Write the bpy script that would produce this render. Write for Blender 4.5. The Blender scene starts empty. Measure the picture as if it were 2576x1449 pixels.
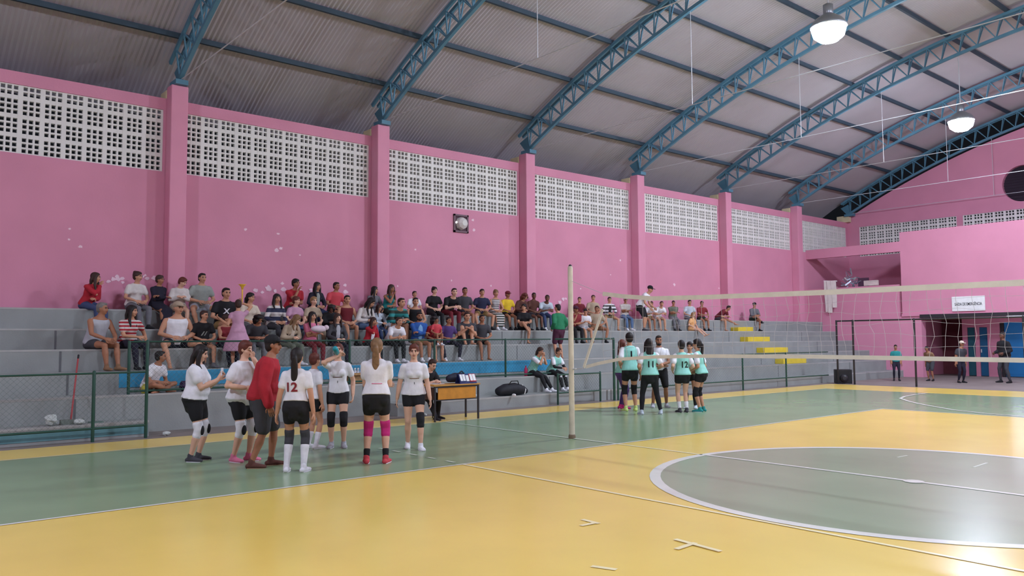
import bpy, bmesh, math, random
from mathutils import Vector, Matrix
from mathutils.bvhtree import BVHTree
random.seed(7)
V = Vector
SC = bpy.context.scene
COL = SC.collection
# ------------------------------------------------------------------ camera, world, exposure
cd = bpy.data.cameras.new('camera')
cam = bpy.data.objects.new('camera', cd)
COL.objects.link(cam)
cd.sensor_width = 36.0
cd.lens = 36.0 * 2010.85 / 2576.0
cd.clip_end = 200
_yaw, _pit, _rol = math.radians(49.6103), math.radians(3.6999), math.radians(-0.3766)
_f = V((-math.sin(_yaw) * math.cos(_pit), math.cos(_yaw) * math.cos(_pit), math.sin(_pit)))
_r0 = V((math.cos(_yaw), math.sin(_yaw), 0))
_u0 = _r0.cross(_f)
_r = math.cos(_rol) * _r0 + math.sin(_rol) * _u0
_u = -math.sin(_rol) * _r0 + math.cos(_rol) * _u0
_m = Matrix((_r, _u, -_f)).transposed().to_4x4()
_m.translation = V((0, 0, 1.6427))
cam.matrix_world = _m
SC.camera = cam
w = bpy.data.worlds.new('night')
SC.world = w
w.use_nodes = True
w.node_tree.nodes['Background'].inputs[0].default_value = (0.30, 0.34, 0.45, 1)
w.node_tree.nodes['Background'].inputs[1].default_value = 0.02
vs = SC.view_settings
vs.view_transform = 'Standard'
vs.look = 'None'
vs.exposure = 0.0
vs.gamma = 1.0
vs.use_curve_mapping = False
LAMP_STRENGTH = 470.0            # emission of the hanging lamps' bowls
TUBE_STRENGTH = 90.0
LAMPS = [(-8.8, 16.95, 8.67), (-10.0, 27.7, 8.65), (-9.4, -4.5, 8.67),
         (1.0, 27.7, 8.65), (1.0, 16.95, 8.67), (1.0, 6.0, 8.67)]

# ------------------------------------------------------------------ materials
def lin(c):
    return tuple(((x / 255) / 12.92 if x / 255 <= 0.04045 else ((x / 255 + 0.055) / 1.055) ** 2.4) for x in c)
MATS = {}
def mat(name, rgb, rough=0.6, var=0.10, scale=6.0, metal=0.0, spec=0.4, bump=0.0, bscale=60, emit=0, coat=0):
    """procedural principled material: base colour broken up by noise"""
    key = (name, tuple(rgb), rough, var, scale, metal, emit)
    if key in MATS: return MATS[key]
    m = bpy.data.materials.new(name); m.use_nodes = True
    nt = m.node_tree; b = nt.nodes['Principled BSDF']
    c = lin(rgb)
    tc = nt.nodes.new('ShaderNodeTexCoord'); nz = nt.nodes.new('ShaderNodeTexNoise')
    nz.inputs['Scale'].default_value = scale; nz.inputs['Detail'].default_value = 4
    nt.links.new(tc.outputs['Object'], nz.inputs['Vector'])
    rp = nt.nodes.new('ShaderNodeValToRGB')
    rp.color_ramp.elements[0].position = .3; rp.color_ramp.elements[1].position = .7
    rp.color_ramp.elements[0].color = (*[x * (1 - var) for x in c], 1)
    rp.color_ramp.elements[1].color = (*[min(1, x * (1 + var)) for x in c], 1)
    nt.links.new(nz.outputs['Fac'], rp.inputs['Fac']); nt.links.new(rp.outputs['Color'], b.inputs['Base Color'])
    b.inputs['Roughness'].default_value = rough; b.inputs['Metallic'].default_value = metal
    b.inputs['Specular IOR Level'].default_value = spec
    if coat: b.inputs['Coat Weight'].default_value = coat; b.inputs['Coat Roughness'].default_value = .2
    if bump:
        n2 = nt.nodes.new('ShaderNodeTexNoise'); n2.inputs['Scale'].default_value = bscale
        nt.links.new(tc.outputs['Object'], n2.inputs['Vector'])
        bp = nt.nodes.new('ShaderNodeBump'); bp.inputs['Strength'].default_value = bump; bp.inputs['Distance'].default_value = .01
        nt.links.new(n2.outputs['Fac'], bp.inputs['Height']); nt.links.new(bp.outputs['Normal'], b.inputs['Normal'])
    if emit:
        b.inputs['Emission Color'].default_value = (*c, 1); b.inputs['Emission Strength'].default_value = emit
    MATS[key] = m
    return m
def stripes(name, rgb1, rgb2, freq, axis=2, rough=.8, duty=.5):
    m = bpy.data.materials.new(name); m.use_nodes = True
    nt = m.node_tree; b = nt.nodes['Principled BSDF']
    tc = nt.nodes.new('ShaderNodeTexCoord'); sp = nt.nodes.new('ShaderNodeSeparateXYZ')
    nt.links.new(tc.outputs['Object'], sp.inputs[0])
    mu = nt.nodes.new('ShaderNodeMath'); mu.operation = 'MULTIPLY'; mu.inputs[1].default_value = freq
    nt.links.new(sp.outputs[axis], mu.inputs[0])
    fr = nt.nodes.new('ShaderNodeMath'); fr.operation = 'FRACT'; nt.links.new(mu.outputs[0], fr.inputs[0])
    gt = nt.nodes.new('ShaderNodeMath'); gt.operation = 'GREATER_THAN'; gt.inputs[1].default_value = duty
    nt.links.new(fr.outputs[0], gt.inputs[0])
    mx = nt.nodes.new('ShaderNodeMix'); mx.data_type = 'RGBA'
    mx.inputs[6].default_value = (*lin(rgb1), 1); mx.inputs[7].default_value = (*lin(rgb2), 1)
    nt.links.new(gt.outputs[0], mx.inputs[0]); nt.links.new(mx.outputs[2], b.inputs['Base Color'])
    b.inputs['Roughness'].default_value = rough
    return m

# ------------------------------------------------------------------ mesh helpers
class MB:
    """collects vertices and faces of one part"""
    def __init__(s): s.v = []; s.f = []; s.mi = []; s.cur = 0
    def face(s, idx): s.f.append(idx); s.mi.append(s.cur)
    def poly(s, pts):
        n = len(s.v); s.v += [V(p) for p in pts]; s.face(list(range(n, n + len(pts)))); return s
    def box(s, a, b):
        x0, y0, z0 = a; x1, y1, z1 = b; n = len(s.v)
        s.v += [V(p) for p in ((x0, y0, z0), (x1, y0, z0), (x1, y1, z0), (x0, y1, z0), (x0, y0, z1), (x1, y0, z1), (x1, y1, z1), (x0, y1, z1))]
        for q in ((0, 3, 2, 1), (4, 5, 6, 7), (0, 1, 5, 4), (1, 2, 6, 5), (2, 3, 7, 6), (3, 0, 4, 7)): s.face([n + i for i in q])
        return s
    def bar(s, p, q, w=.03, h=None, up=(0, 0, 1)):
        """rectangular bar from p to q"""
        p, q = V(p), V(q); t = (q - p).normalized(); u = V(up)
        if abs(t.dot(u)) > .98: u = V((1, 0, 0))
        a = t.cross(u).normalized(); b = a.cross(t).normalized(); h = w if h is None else h
        n = len(s.v)
        for c in (p, q):
            for i, j in ((-1, -1), (1, -1), (1, 1), (-1, 1)): s.v.append(c + a * i * w / 2 + b * j * h / 2)
        for k in range(4): s.face([n + k, n + (k + 1) % 4, n + 4 + (k + 1) % 4, n + 4 + k])
        s.face([n + 3, n + 2, n + 1, n]); s.face([n + 4, n + 5, n + 6, n + 7])
        return s
    def tube(s, pts, rad, lat=(0, 1, 0), n=10, caps=True):
        """swept tube with elliptical rings; rad is r or (a, b) per point, lat the direction of a"""
        pts = [V(p) for p in pts]; N = len(pts)
        rad = [(r, r) if isinstance(r, (int, float)) else r for r in (rad if isinstance(rad, (list, tuple)) and not (len(rad) == 2 and isinstance(rad[0], (int, float)) and N != 2) else [rad] * N)]
        rings = []
        for i in range(N):
            t = (pts[min(i + 1, N - 1)] - pts[max(i - 1, 0)]).normalized()
            l = V(lat[i]) if isinstance(lat, list) else V(lat)
            a = l - t * l.dot(t)
            if a.length < 1e-3: a = t.orthogonal()
            a.normalize(); b = t.cross(a)
            rings.append((pts[i], a, b, rad[i][0], rad[i][1], t))
        if caps:
            p, a, b, ra, rb, t = rings[0]; m = min(ra, rb)
            pre = [(p - t * m * .92, a, b, ra * .42, rb * .42, t), (p - t * m * .55, a, b, ra * .84, rb * .84, t)]
            p, a, b, ra, rb, t = rings[-1]; m = min(ra, rb)
            rings = pre + rings + [(p + t * m * .55, a, b, ra * .84, rb * .84, t), (p + t * m * .92, a, b, ra * .42, rb * .42, t)]
        base = len(s.v)
        cs = [(math.cos(2 * math.pi * k / n), math.sin(2 * math.pi * k / n)) for k in range(n)]
        for p, a, b, ra, rb, t in rings:
            for c, d in cs: s.v.append(p + a * (c * ra) + b * (d * rb))
        for i in range(len(rings) - 1):
            for k in range(n):
                s.face([base + i * n + k, base + i * n + (k + 1) % n, base + (i + 1) * n + (k + 1) % n, base + (i + 1) * n + k])
        s.face([base + k for k in range(n)][::-1]); e = base + (len(rings) - 1) * n
        s.face([e + k for k in range(n)])
        return s
    def ell(s, c, r, M=None, nu=12, nv=8):
        """ellipsoid"""
        c = V(c); base = len(s.v); M = M or Matrix.Identity(3)
        s.v.append(c + M @ V((0, 0, r[2])))
        for i in range(1, nv):
            th = math.pi * i / nv
            for k in range(nu):
                ph = 2 * math.pi * k / nu
                s.v.append(c + M @ V((r[0] * math.sin(th) * math.cos(ph), r[1] * math.sin(th) * math.sin(ph), r[2] * math.cos(th))))
        s.v.append(c + M @ V((0, 0, -r[2]))); last = len(s.v) - 1
        for k in range(nu): s.face([base, base + 1 + k, base + 1 + (k + 1) % nu])
        for i in range(nv - 2):
            for k in range(nu):
                a = base + 1 + i * nu
                s.face([a + k, a + nu + k, a + nu + (k + 1) % nu, a + (k + 1) % nu])
        a = base + 1 + (nv - 2) * nu
        for k in range(nu): s.face([a + k, last, a + (k + 1) % nu])
        return s
    def lathe(s, prof, c=(0, 0, 0), n=20):
        """profile of (radius, z) turned about a vertical axis"""
        c = V(c); base = len(s.v)
        for r, z in prof:
            for k in range(n): s.v.append(c + V((r * math.cos(2 * math.pi * k / n), r * math.sin(2 * math.pi * k / n), z)))
        for i in range(len(prof) - 1):
            for k in range(n): s.face([base + i * n + k, base + i * n + (k + 1) % n, base + (i + 1) * n + (k + 1) % n, base + (i + 1) * n + k])
        s.face([base + k for k in range(n)][::-1]); e = base + (len(prof) - 1) * n; s.face([e + k for k in range(n)])
        return s
    def mesh(s, name):
        me = bpy.data.meshes.new(name); me.from_pydata(s.v, [], s.f); me.update(); return me
    def build(s, name, mats, parent=None, smooth=False, loc=None):
        me = s.mesh(name)
        for m in (mats if isinstance(mats, (list, tuple)) else [mats]): me.materials.append(m)
        if any(s.mi): me.polygons.foreach_set('material_index', s.mi)
        if smooth: me.polygons.foreach_set('use_smooth', [True] * len(me.polygons))
        o = bpy.data.objects.new(name, me); COL.objects.link(o)
        if parent: o.parent = parent
        if loc: o.location = loc
        return o
def tag(o, label=None, cat=None, group=None, kind=None):
    if label: o['label'] = label
    if cat: o['category'] = cat
    if group: o['group'] = group
    if kind: o['kind'] = kind
    return o
def thing(name, label, cat, loc=(0, 0, 0), rz=0.0, group=None):
    o = bpy.data.objects.new(name, None); COL.objects.link(o); o.empty_display_size = .2
    o.location = loc; o.rotation_euler = (0, 0, rz)
    return tag(o, label, cat, group)
def struct(o, label=None): return tag(o, label, None, None, 'structure')
def bevel(o, wd, seg=2):
    m = o.modifiers.new('bevel', 'BEVEL'); m.width = wd; m.segments = seg; m.limit_method = 'ANGLE'
    return o
# ================================================================== palette of the place
PINK = mat('pink wall paint', (212, 141, 166), .75, .05, .9, bump=.15, bscale=25)
PINK2 = mat('pink column paint', (217, 146, 171), .75, .05, 1.2)
CREAM = mat('cream plaster', (222, 208, 170), .8, .1, 4)
WHITEBLK = mat('white vent block', (226, 224, 220), .8, .05, 3)
CHIP = mat('bare plaster', (238, 205, 218), .85, .06, 20)
GREY = mat('grey step paint', (146, 150, 148), .8, .10, 1.6, bump=.25, bscale=30)
GREYTOP = mat('pale step edge', (168, 168, 166), .8, .10, 3)  # paler grey strip along the edge of each step
BLUEP = mat('blue step paint', (58, 150, 190), .7, .10, 3)
YELP = mat('yellow step paint', (226, 200, 60), .7, .08, 4)
STEEL = mat('blue truss paint', (84, 130, 152), .55, .12, 2)
PURL = mat('purlin paint', (54, 72, 86), .6, .10, 2)
ROOF = mat('roof sheet', (172, 166, 172), .65, .06, .5)
GALV = mat('galvanised rod', (205, 208, 212), .4, .05, 4, metal=.3)
GREEN = mat('green fence paint', (38, 76, 64), .5, .12, 5)
WIRE = mat('fence wire', (78, 98, 92), .5, .1, 5)
DARKM = mat('dark metal', (46, 44, 48), .5, .1, 5)
BLACK = mat('black', (28, 28, 32), .6, .15, 8)
WHITE = mat('white', (236, 236, 236), .6, .04, 8)
CONC = mat('concrete floor', (132, 122, 118), .6, .12, 1.2)
F_YEL = mat('yellow court paint', (246, 213, 108), .22, .05, .8, spec=.5)
F_GRN = mat('green court paint', (140, 166, 128), .22, .07, .9, spec=.5)
F_GRY = mat('grey green circle paint', (156, 172, 140), .22, .05, .9, spec=.5)
F_WHT = mat('white line paint', (232, 232, 222), .24, .05, 3)
F_PAL = mat('pale line paint', (253, 238, 186), .24, .05, 3)
F_MIN = mat('faded line paint', (212, 224, 202), .24, .05, 3)
XW, YE = -19.1, 38.07          # side wall plane, end wall plane
XK = [-14.9 - .7 * k for k in range(6)]
TOP = [.27, .69, 1.09, 1.51, 1.91, 2.34]
PIL = [.55, 5.93, 11.36, 16.76, 22.1, 27.5, 32.95]
ARC_X, ARC_Z = -4.05, -20.45
def arc(R, deg, y): a = math.radians(deg); return V((ARC_X + R * math.sin(a), y, ARC_Z + R * math.cos(a)))
def arcz(R, x): return ARC_Z + math.sqrt(R * R - (x - ARC_X) ** 2)

# ------------------------------------------------------------------ floor with court paint
b = MB()
def rect(x0, y0, x1, y1, z, m): b.cur = m; b.poly([(x0, y0, z), (x1, y0, z), (x1, y1, z), (x0, y1, z)])
def strip(pts, wd, z, m, closed=False):
    b.cur = m; n = len(pts); L = []; R = []
    for i, p in enumerate(pts):
        p = V((p[0], p[1], 0)); a = V((*pts[i - 1 if (i or closed) else 0], 0)); c = V((*pts[(i + 1) % n if (i < n - 1 or closed) else i], 0))
        t = (c - a).normalized(); s = V((-t.y, t.x, 0)) * wd / 2
        L.append((p + s).to_tuple()[:2]); R.append((p - s).to_tuple()[:2])
    for i in range(n if closed else n - 1):
        j = (i + 1) % n
        b.poly([(*R[i], z), (*R[j], z), (*L[j], z), (*L[i], z)])
rect(-19.3, -14, 11, 38.3, 0, 0)
rect(-14.44, -8.3, 6.34, 27.1, .002, 1)
rect(-13.2, -5.7, 5.1, 24.5, .004, 2)
rect(-8.556, .39, .456, 18.39, .006, 1)
NC = 72
ring = [(-4.05 + 2.88 * math.cos(2 * math.pi * k / NC), 9.39 + 2.88 * math.sin(2 * math.pi * k / NC)) for k in range(NC)]
b.cur = 3; b.poly([(x, y, .008) for x, y in ring])
strip(ring, .13, .010, 4, True)
strip([(-8.556, .39), (-8.556, 18.39)], .05, .010, 4); strip([(.456, .39), (.456, 18.39)], .05, .010, 4)
strip([(-8.556, 18.39), (.456, 18.39)], .05, .012, 4); strip([(-8.556, .39), (.456, .39)], .05, .012, 4)
strip([(-13.1, 9.41), (-8.58, 9.41)], .06, .010, 6); strip([(-8.53, 9.41), (-6.95, 9.41)], .06, .010, 5)
strip([(-6.9, 9.41), (-1.2, 9.41)], .07, .012, 4); strip([(-1.15, 9.41), (.43, 9.41)], .06, .010, 5)
strip([(-8.53, 6.4), (.43, 6.4)], .05, .011, 5)
for x in (-8.75, -9.2, -9.65, -10.1, -10.5): strip([(x, 6.42), (x - .2, 6.42)], .05, .010, 6)
strip([(-10.05, 24.4), (-10.02, 23.6), (-9.9, 22.6), (-9.66, 21.8), (-9.1, 21.0), (-8.6, 20.4), (-8.1, 19.9), (-7.35, 19.2), (-6.5, 18.75), (-5.6, 18.6), (-2.5, 18.6), (-1.6, 18.75), (-.75, 19.2), (0, 19.9), (1, 21), (1.6, 21.8), (1.9, 23.6)], .08, .012, 4)
strip([(-13.2, -5.7), (-13.2, 24.5)], .04, .010, 6)
for kk, (p, q) in enumerate((((-4.12, 4.24), (-3.94, 4.31)), ((-5.22, 5.26), (-5.0, 5.25)), ((-5.04, 5.27), (-5.05, 5.07)), ((-4.0, 5.06), (-4.02, 5.33)), ((-4.2, 5.3), (-3.73, 5.26)))):
    strip([p, q], .05, .010 + .001 * kk, 5)
for p, q in (((-5.0, 11.13), (-4.99, 11.41)), ((-3.99, 10.98), (-4.01, 11.48))): strip([p, q], .03, .010, 6)
b.cur = 4; b.poly([(-4.05 + .11 * math.cos(k * .524), 9.4 + .11 * math.sin(k * .524), .014) for k in range(12)])
struct(b.build('floor', [CONC, F_YEL, F_GRN, F_GRY, F_WHT, F_PAL, F_MIN]), 'painted court floor, yellow and green with white lines')

# ------------------------------------------------------------------ side wall with vent block bays
b = MB()
b.box((XW - .2, -14, 0), (XW, 38.3, 5.57)); b.box((XW - .2, -14, 7.02), (XW, 38.3, 7.29))
for y in PIL: b.box((XW - .2, y - .25, 5.57), (XW, y + .25, 7.02))
b.box((XW - .2, -14, 5.57), (XW, -4.6, 7.02)); b.box((XW - .2, 37.85, 5.57), (XW, 38.3, 7.02))
b.cur = 1
rc = random.Random(3); cz = [0.0]
def chip(y, z, s):
    n = 9; cz[0] += .0002; b.poly([(XW + .002 + cz[0], y + s * math.cos(k * 6.283 / n) * rc.uniform(.5, 1.1), z + s * .8 * math.sin(k * 6.283 / n) * rc.uniform(.5, 1.1)) for k in range(n)])
for y, z, s in ((4.03, 3.71, .05), (3.81, 4.08, .03), (3.8, 3.85, .03), (7.66, 4.39, .045), (8.51, 4.35, .05), (8.47, 3.93, .07), (8.58, 3.99, .06), (12.63, 4.23, .045),
                (9.1, 3.85, .03), (14.71, 5.27, .06), (14.75, 4.97, .06), (17.17, 3.23, .09), (21.32, 4.44, .05), (24.35, 3.69, .09), (27.2, 3.66, .05), (20.8, 3.9, .03), (10.42, 2.94, .08), (10.4, 3.12, .06),
                (8.63, 3.1, .06), (8.66, 2.95, .08), (12.04, 3.16, .04), (15.4, 3.3, .04), (13.9, 3.4, .035), (6.1, 3.75, .03), (18.6, 3.0, .06), (19.3, 3.35, .04)): chip(y, z, s)
for y0, z0, n, sp in ((4.5, 3.03, 7, .5), (7.9, 2.93, 8, .55), (9.0, 2.9, 5, .45), (5.3, 3.08, 4, .3), (18.0, 2.9, 4, .5)):
    for i in range(n): chip(y0 + rc.uniform(0, sp), z0 + rc.uniform(-.08, .08), rc.uniform(.03, .09))
struct(b.build('wall_left', [PINK, CHIP]), 'long pink side wall with chipped paint')
def grille(mbx, axis, c0, c1, z0, plane, n):
    """lattice of vent blocks, each with three by three holes"""
    p = (c1 - c0) / n; e = .045 / .4 * p; h = .08 / .4 * p; r = .035 / .4 * p
    def add(u0, u1, za, zb, d0, d1):
        if axis == 'y': mbx.box((plane - .13 + d0, u0, za), (plane - .03 - d1, u1, zb))
        else: mbx.box((u0, plane + .03 + d0, za), (u1, plane + .13 - d1, zb))
    ribs = [(c0, c0 + e)]
    for i in range(n):
        q = c0 + i * p + e
        for k in range(2): ribs.append((q + h + k * (h + r), q + h + r + k * (h + r)))
        ribs.append((c0 + (i + 1) * p - e, c0 + (i + 1) * p + (e if i < n - 1 else 0)))
    for u0, u1 in ribs: add(u0, u1, z0, 7.02, 0, 0)
    z = z0; add(c0, c1, z, z + .03, .004, .004); z += .03
    while z < 7.0:
        for k in range(3):
            z += .08; t = .035 if k < 2 else .09
            if z < 7.02: add(c0, c1, z, min(7.02, z + t), .004, .004)
            z += t
nw = 1
for i in range(len(PIL)):
    y0 = PIL[i] + .25; y1 = (PIL[i + 1] - .25) if i < len(PIL) - 1 else 37.85
    g = MB(); grille(g, 'y', y0, y1, 5.57, XW, 12)
    struct(g.build('window_%d' % nw, WHITEBLK)); nw += 1
g = MB(); grille(g, 'y', -4.6, .3, 5.57, XW, 12); struct(g.build('window_%d' % nw, WHITEBLK)); nw += 1
for i, y in enumerate(PIL):
    b = MB(); b.box((XW, y - .19, 0), (XW + .36, y + .19, 7.55)); b.cur = 1; b.box((XW - .42, y - .2, 7.29), (XW - .001, y + .18, 7.5))
    struct(bevel(b.build('wall_column', [PINK2, CREAM]), .02), 'pink wall column carrying a roof truss')
    if i == len(PIL) - 1:
        b = MB(); b.box((XW - .4, 37.75, 7.29), (XW + .2, 38.0, 7.6)); struct(b.build('wall_corner', CREAM))

# ------------------------------------------------------------------ stepped stand along the wall
b = MB()
Y0, Y1 = -8.0, 34.0
for k in range(6):
    x1 = XK[k]
    spans = [(Y0, Y1)] if k else [(Y0, 4.3), (9.4, Y1)]
    for ya, yb in spans:
        xb = XW if k == 5 else XK[k] - .7
        b.cur = 0; b.box((xb, ya, 0), (x1, yb, TOP[k]))
        b.cur = 1; b.box((x1 - .1, ya, TOP[k] - .03), (x1 + .004, yb, TOP[k] + .004))
b.cur = 2; b.box((XK[2], 4.15, .79), (XK[2] + .012, 15.3, 1.085))                       # painted riser
b.cur = 3; b.box((XK[0], -8, .05), (XK[0] + .008, 4.28, .2))
b.cur = 4
for k, yy in ((1, 3.25), (2, 3.27), (3, 3.28), (4, 3.32)):                                # slab joints
    b.box((XK[k], yy, TOP[k - 1]), (XK[k] + .006, yy + .035, TOP[k] - .03))
for k in range(1, 6):
    for yy in (8.9, 14.5, 20.2, 25.6, 30.8): b.box((XK[k], yy + .04 * k, TOP[k - 1]), (XK[k] + .004, yy + .025 + .04 * k, TOP[k] - .03))
struct(b.build('grandstand', [GREY, GREYTOP, BLUEP, mat('blue green step paint', (96, 140, 146), .7, .15, 3), mat('slab joint', (100, 101, 104), .8, .1, 5)]), 'grey concrete stand of six steps along the pink wall')
SEATS = [('topmost', -18.05, 26.92, 27.95, 1.91, 2.08), ('second from the top', -17.35, 26.5, 28.0, 1.51, 1.69), ('third from the top', -16.65, 26.5, 28.1, 1.09, 1.28), ('lowest', -15.95, 26.6, 28.2, .69, .87)]
for nm, x, y0, y1, z0, z1 in SEATS:
    b = MB(); b.box((x - .35, y0, z0), (x, y1, z1))
    tag(bevel(b.build('aisle_step', YELP), .01), 'yellow painted half step in the stand aisle, %s of four' % nm, 'step', 'yellow aisle steps')

# ------------------------------------------------------------------ end wall, rooms and balcony
b = MB()
b.box((-19.3, YE, 0), (11, YE + .2, 5.57))
GX = [(-18.55, -14.1), (-13.85, -9.3), (-9.05, -4.5), (-4.2, .3), (.6, 5.1), (5.4, 9.9)]
xs = [-19.3] + [v for g_ in GX for v in g_] + [11]
for i in range(0, len(xs), 2): b.box((xs[i], YE, 5.57), (xs[i + 1], YE + .2, 7.02))
CX, CZ, CR = -11.45, 8.1, .77
def slab(x0, x1, zb0, zb1, zt0, zt1): b.poly([(x0, YE, zb0), (x1, YE, zb1), (x1, YE, zt1), (x0, YE, zt0)])
N = 28; xx = [-19.1 + i * (CX - CR + 19.1) / 24 for i in range(25)] + [CX - CR * math.cos(math.pi * k / N) for k in range(1, N + 1)] + [CX + CR + i * (11 - CX - CR) / 30 for i in range(1, 31)]
for i in range(len(xx) - 1):
    x0, x1 = xx[i], xx[i + 1]
    t0, t1 = arcz(31.74, x0), arcz(31.74, x1)
    if abs((x0 + x1) / 2 - CX) < CR:
        h0 = math.sqrt(max(0, CR * CR - (x0 - CX) ** 2)); h1 = math.sqrt(max(0, CR * CR - (x1 - CX) ** 2))
        slab(x0, x1, 7.02, 7.02, CZ - h0, CZ - h1); slab(x0, x1, CZ + h0, CZ + h1, t0, t1)
        for s_ in (1, -1): b.poly([(x0, YE, CZ + s_ * h0), (x1, YE, CZ + s_ * h1), (x1, YE + .25, CZ + s_ * h1), (x0, YE + .25, CZ + s_ * h0)])
    else: slab(x0, x1, 7.02, 7.02, t0, t1)
struct(b.build('wall_end', PINK), 'pink gable wall at the far end')
for x0, x1 in GX[:4]:
    g = MB(); grille(g, 'x', x0, x1, 5.57, YE, 11); struct(g.build('window_%d' % nw, WHITEBLK)); nw += 1
b = MB(); b.lathe([(CR + .02, 0), (CR + .02, .03)], n=40)
for k in range(-6, 7):
    h = .115 * k
    if abs(h) < CR: L = math.sqrt(CR * CR - h * h); b.box((-L, h - .02, .03), (L, h + .02, .06))
o = b.build('window_%d' % nw, mat('dark louvre', (42, 30, 44), .8)); nw += 1
o.location = (CX, YE + .24, CZ); o.rotation_euler = (math.pi / 2, 0, 0); struct(o, 'round dark vent in the gable')
b = MB()
b.box((-14.85, 34, 2.56), (8, YE, 6.03)); b.box((-14.85, 33.93, 2.5), (8, 34, 2.6)); b.cur = 1; b.box((-14.12, 33.9, 2.42), (8, 34.0, 2.56))
struct(b.build('wall_upper_room', [PINK, DARKM]), 'pink upper room wall under the gable')
b = MB(); b.box((XW, 34, 0), (-14.95, 34.15, 3.85)); struct(b.build('wall_balcony', PINK), 'pink balcony parapet wall at the end of the stand')
b = MB(); b.box((XW, 34, 5.23), (-14.85, 34.2, 5.65)); struct(b.build('trim_1', PINK))
b = MB(); b.box((XW, 34.15, 2.62), (-14.85, YE, 2.78)); struct(b.build('floor_balcony', PINK))
b = MB(); b.box((-14.95, 34, 0), (-14.1, 34.4, 2.5)); struct(b.build('wall_pier', PINK2))
b = MB(); b.box((-14.94, 34.4, 0), (-14.8, YE, 2.56)); b.box((-14.94, 34.16, 2.78), (-14.86, YE, 3.85)); struct(b.build('wall_passage', PINK))
b = MB()
b.box((-13.45, 36.4, 0), (-13.26, 36.6, 2.5)); b.box((-13.26, 36.4, 2.03), (-12.03, 36.6, 2.5)); b.box((-12.96, 36.4, 0), (-12.8, 36.6, 2.03)); b.box((-12.49, 36.4, 0), (-12.03, 36.6, 2.03))
b.box((-12.03, 36.4, 2.22), (8, 36.6, 2.5)); b.box((-10.3, 36.4, 0), (8, 36.6, 2.22))
struct(b.build('wall_doors', PINK))
b = MB(); b.box((-14.8, YE - .3, 0), (-13.3, YE - .2, 2.5)); struct(b.build('wall_recess', mat('recess wall shade', (112, 58, 66), .8)))  # dark maroon colour carries the shade of the deep opening
BLUED = mat('blue door paint', (34, 128, 196), .5, .06, 3); TEALD = mat('teal door paint', (30, 92, 108), .5, .1, 3)
for i, (x0, x1, zt, m_, nm) in enumerate(((-13.26, -12.96, 2.03, TEALD, 0), (-12.8, -12.49, 2.03, mat('deep blue door paint', (24, 96, 140), .5), 0), (-12.03, -11.88, 2.2, DARKM, 0), (-11.88, -10.3, 2.22, BLUED, 1))):
    b = MB(); b.box((x0 + .01, 36.45, .02), (x1 - .01, 36.5, zt - .01)); 
    if nm != 0: b.box((x0 + .06, 36.43, .12), (x1 - .06, 36.45, 1.0)); b.box((x0 + .06, 36.43, 1.1), (x1 - .06, 36.45, zt - .1))
    o = struct(b.build('door_%d' % (i + 1), m_))
    if i in (1, 3):
        h = MB(); h.box((x0 + .04, 36.4, .98), (x0 + .07, 36.45, 1.12)); h.build('handle', WHITE, o)
# far shell of the hall, behind the camera
b = MB(); b.box((11, -14, 0), (11.2, 38.3, 7.4)); struct(b.build('wall_right', PINK))
b = MB(); b.poly([(-19.3, -14, 0), (11, -14, 0)] + [(11 - i * 30.1 / 20, -14, arcz(31.74, max(-19.1, min(11, 11 - i * 30.1 / 20)))) for i in range(21)]); struct(b.build('wall_near', PINK))

# ------------------------------------------------------------------ roof: sheets, trusses, purlins
b = MB(); ny = int(52.2 / .11) * 4; na = 26
for i in range(na + 1):
    d = -31.5 + 63 * i / na
    for j in range(ny + 1): b.v.append(arc(32.62 + .010 * math.sin(j * math.pi / 2), d, -14 + 52.2 * j / ny))
for i in range(na):
    for j in range(ny): a = i * (ny + 1) + j; b.face([a, a + 1, a + ny + 2, a + ny + 1])
struct(b.build('ceiling', ROOF), 'arched roof of grey corrugated sheets')
ARCN = 56
def chord(R, y, wd): 
    m = MB()
    for i in range(ARCN): m.bar(arc(R, -27.9 + 55.8 * i / ARCN, y), arc(R, -27.9 + 55.8 * (i + 1) / ARCN, y), wd, .09, (0, 0, 1))
    return m
TR = [5.93, 11.36, 16.76, 22.1, 27.5, 32.95, 37.75]
NAMES = ['nearest the camera at the top left', 'over the second column from the left', 'over the third column from the left', 'over the fourth column from the left',
         'over the fifth column from the left', 'over the sixth column from the left', 'against the pink gable wall']
braces = []
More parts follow.
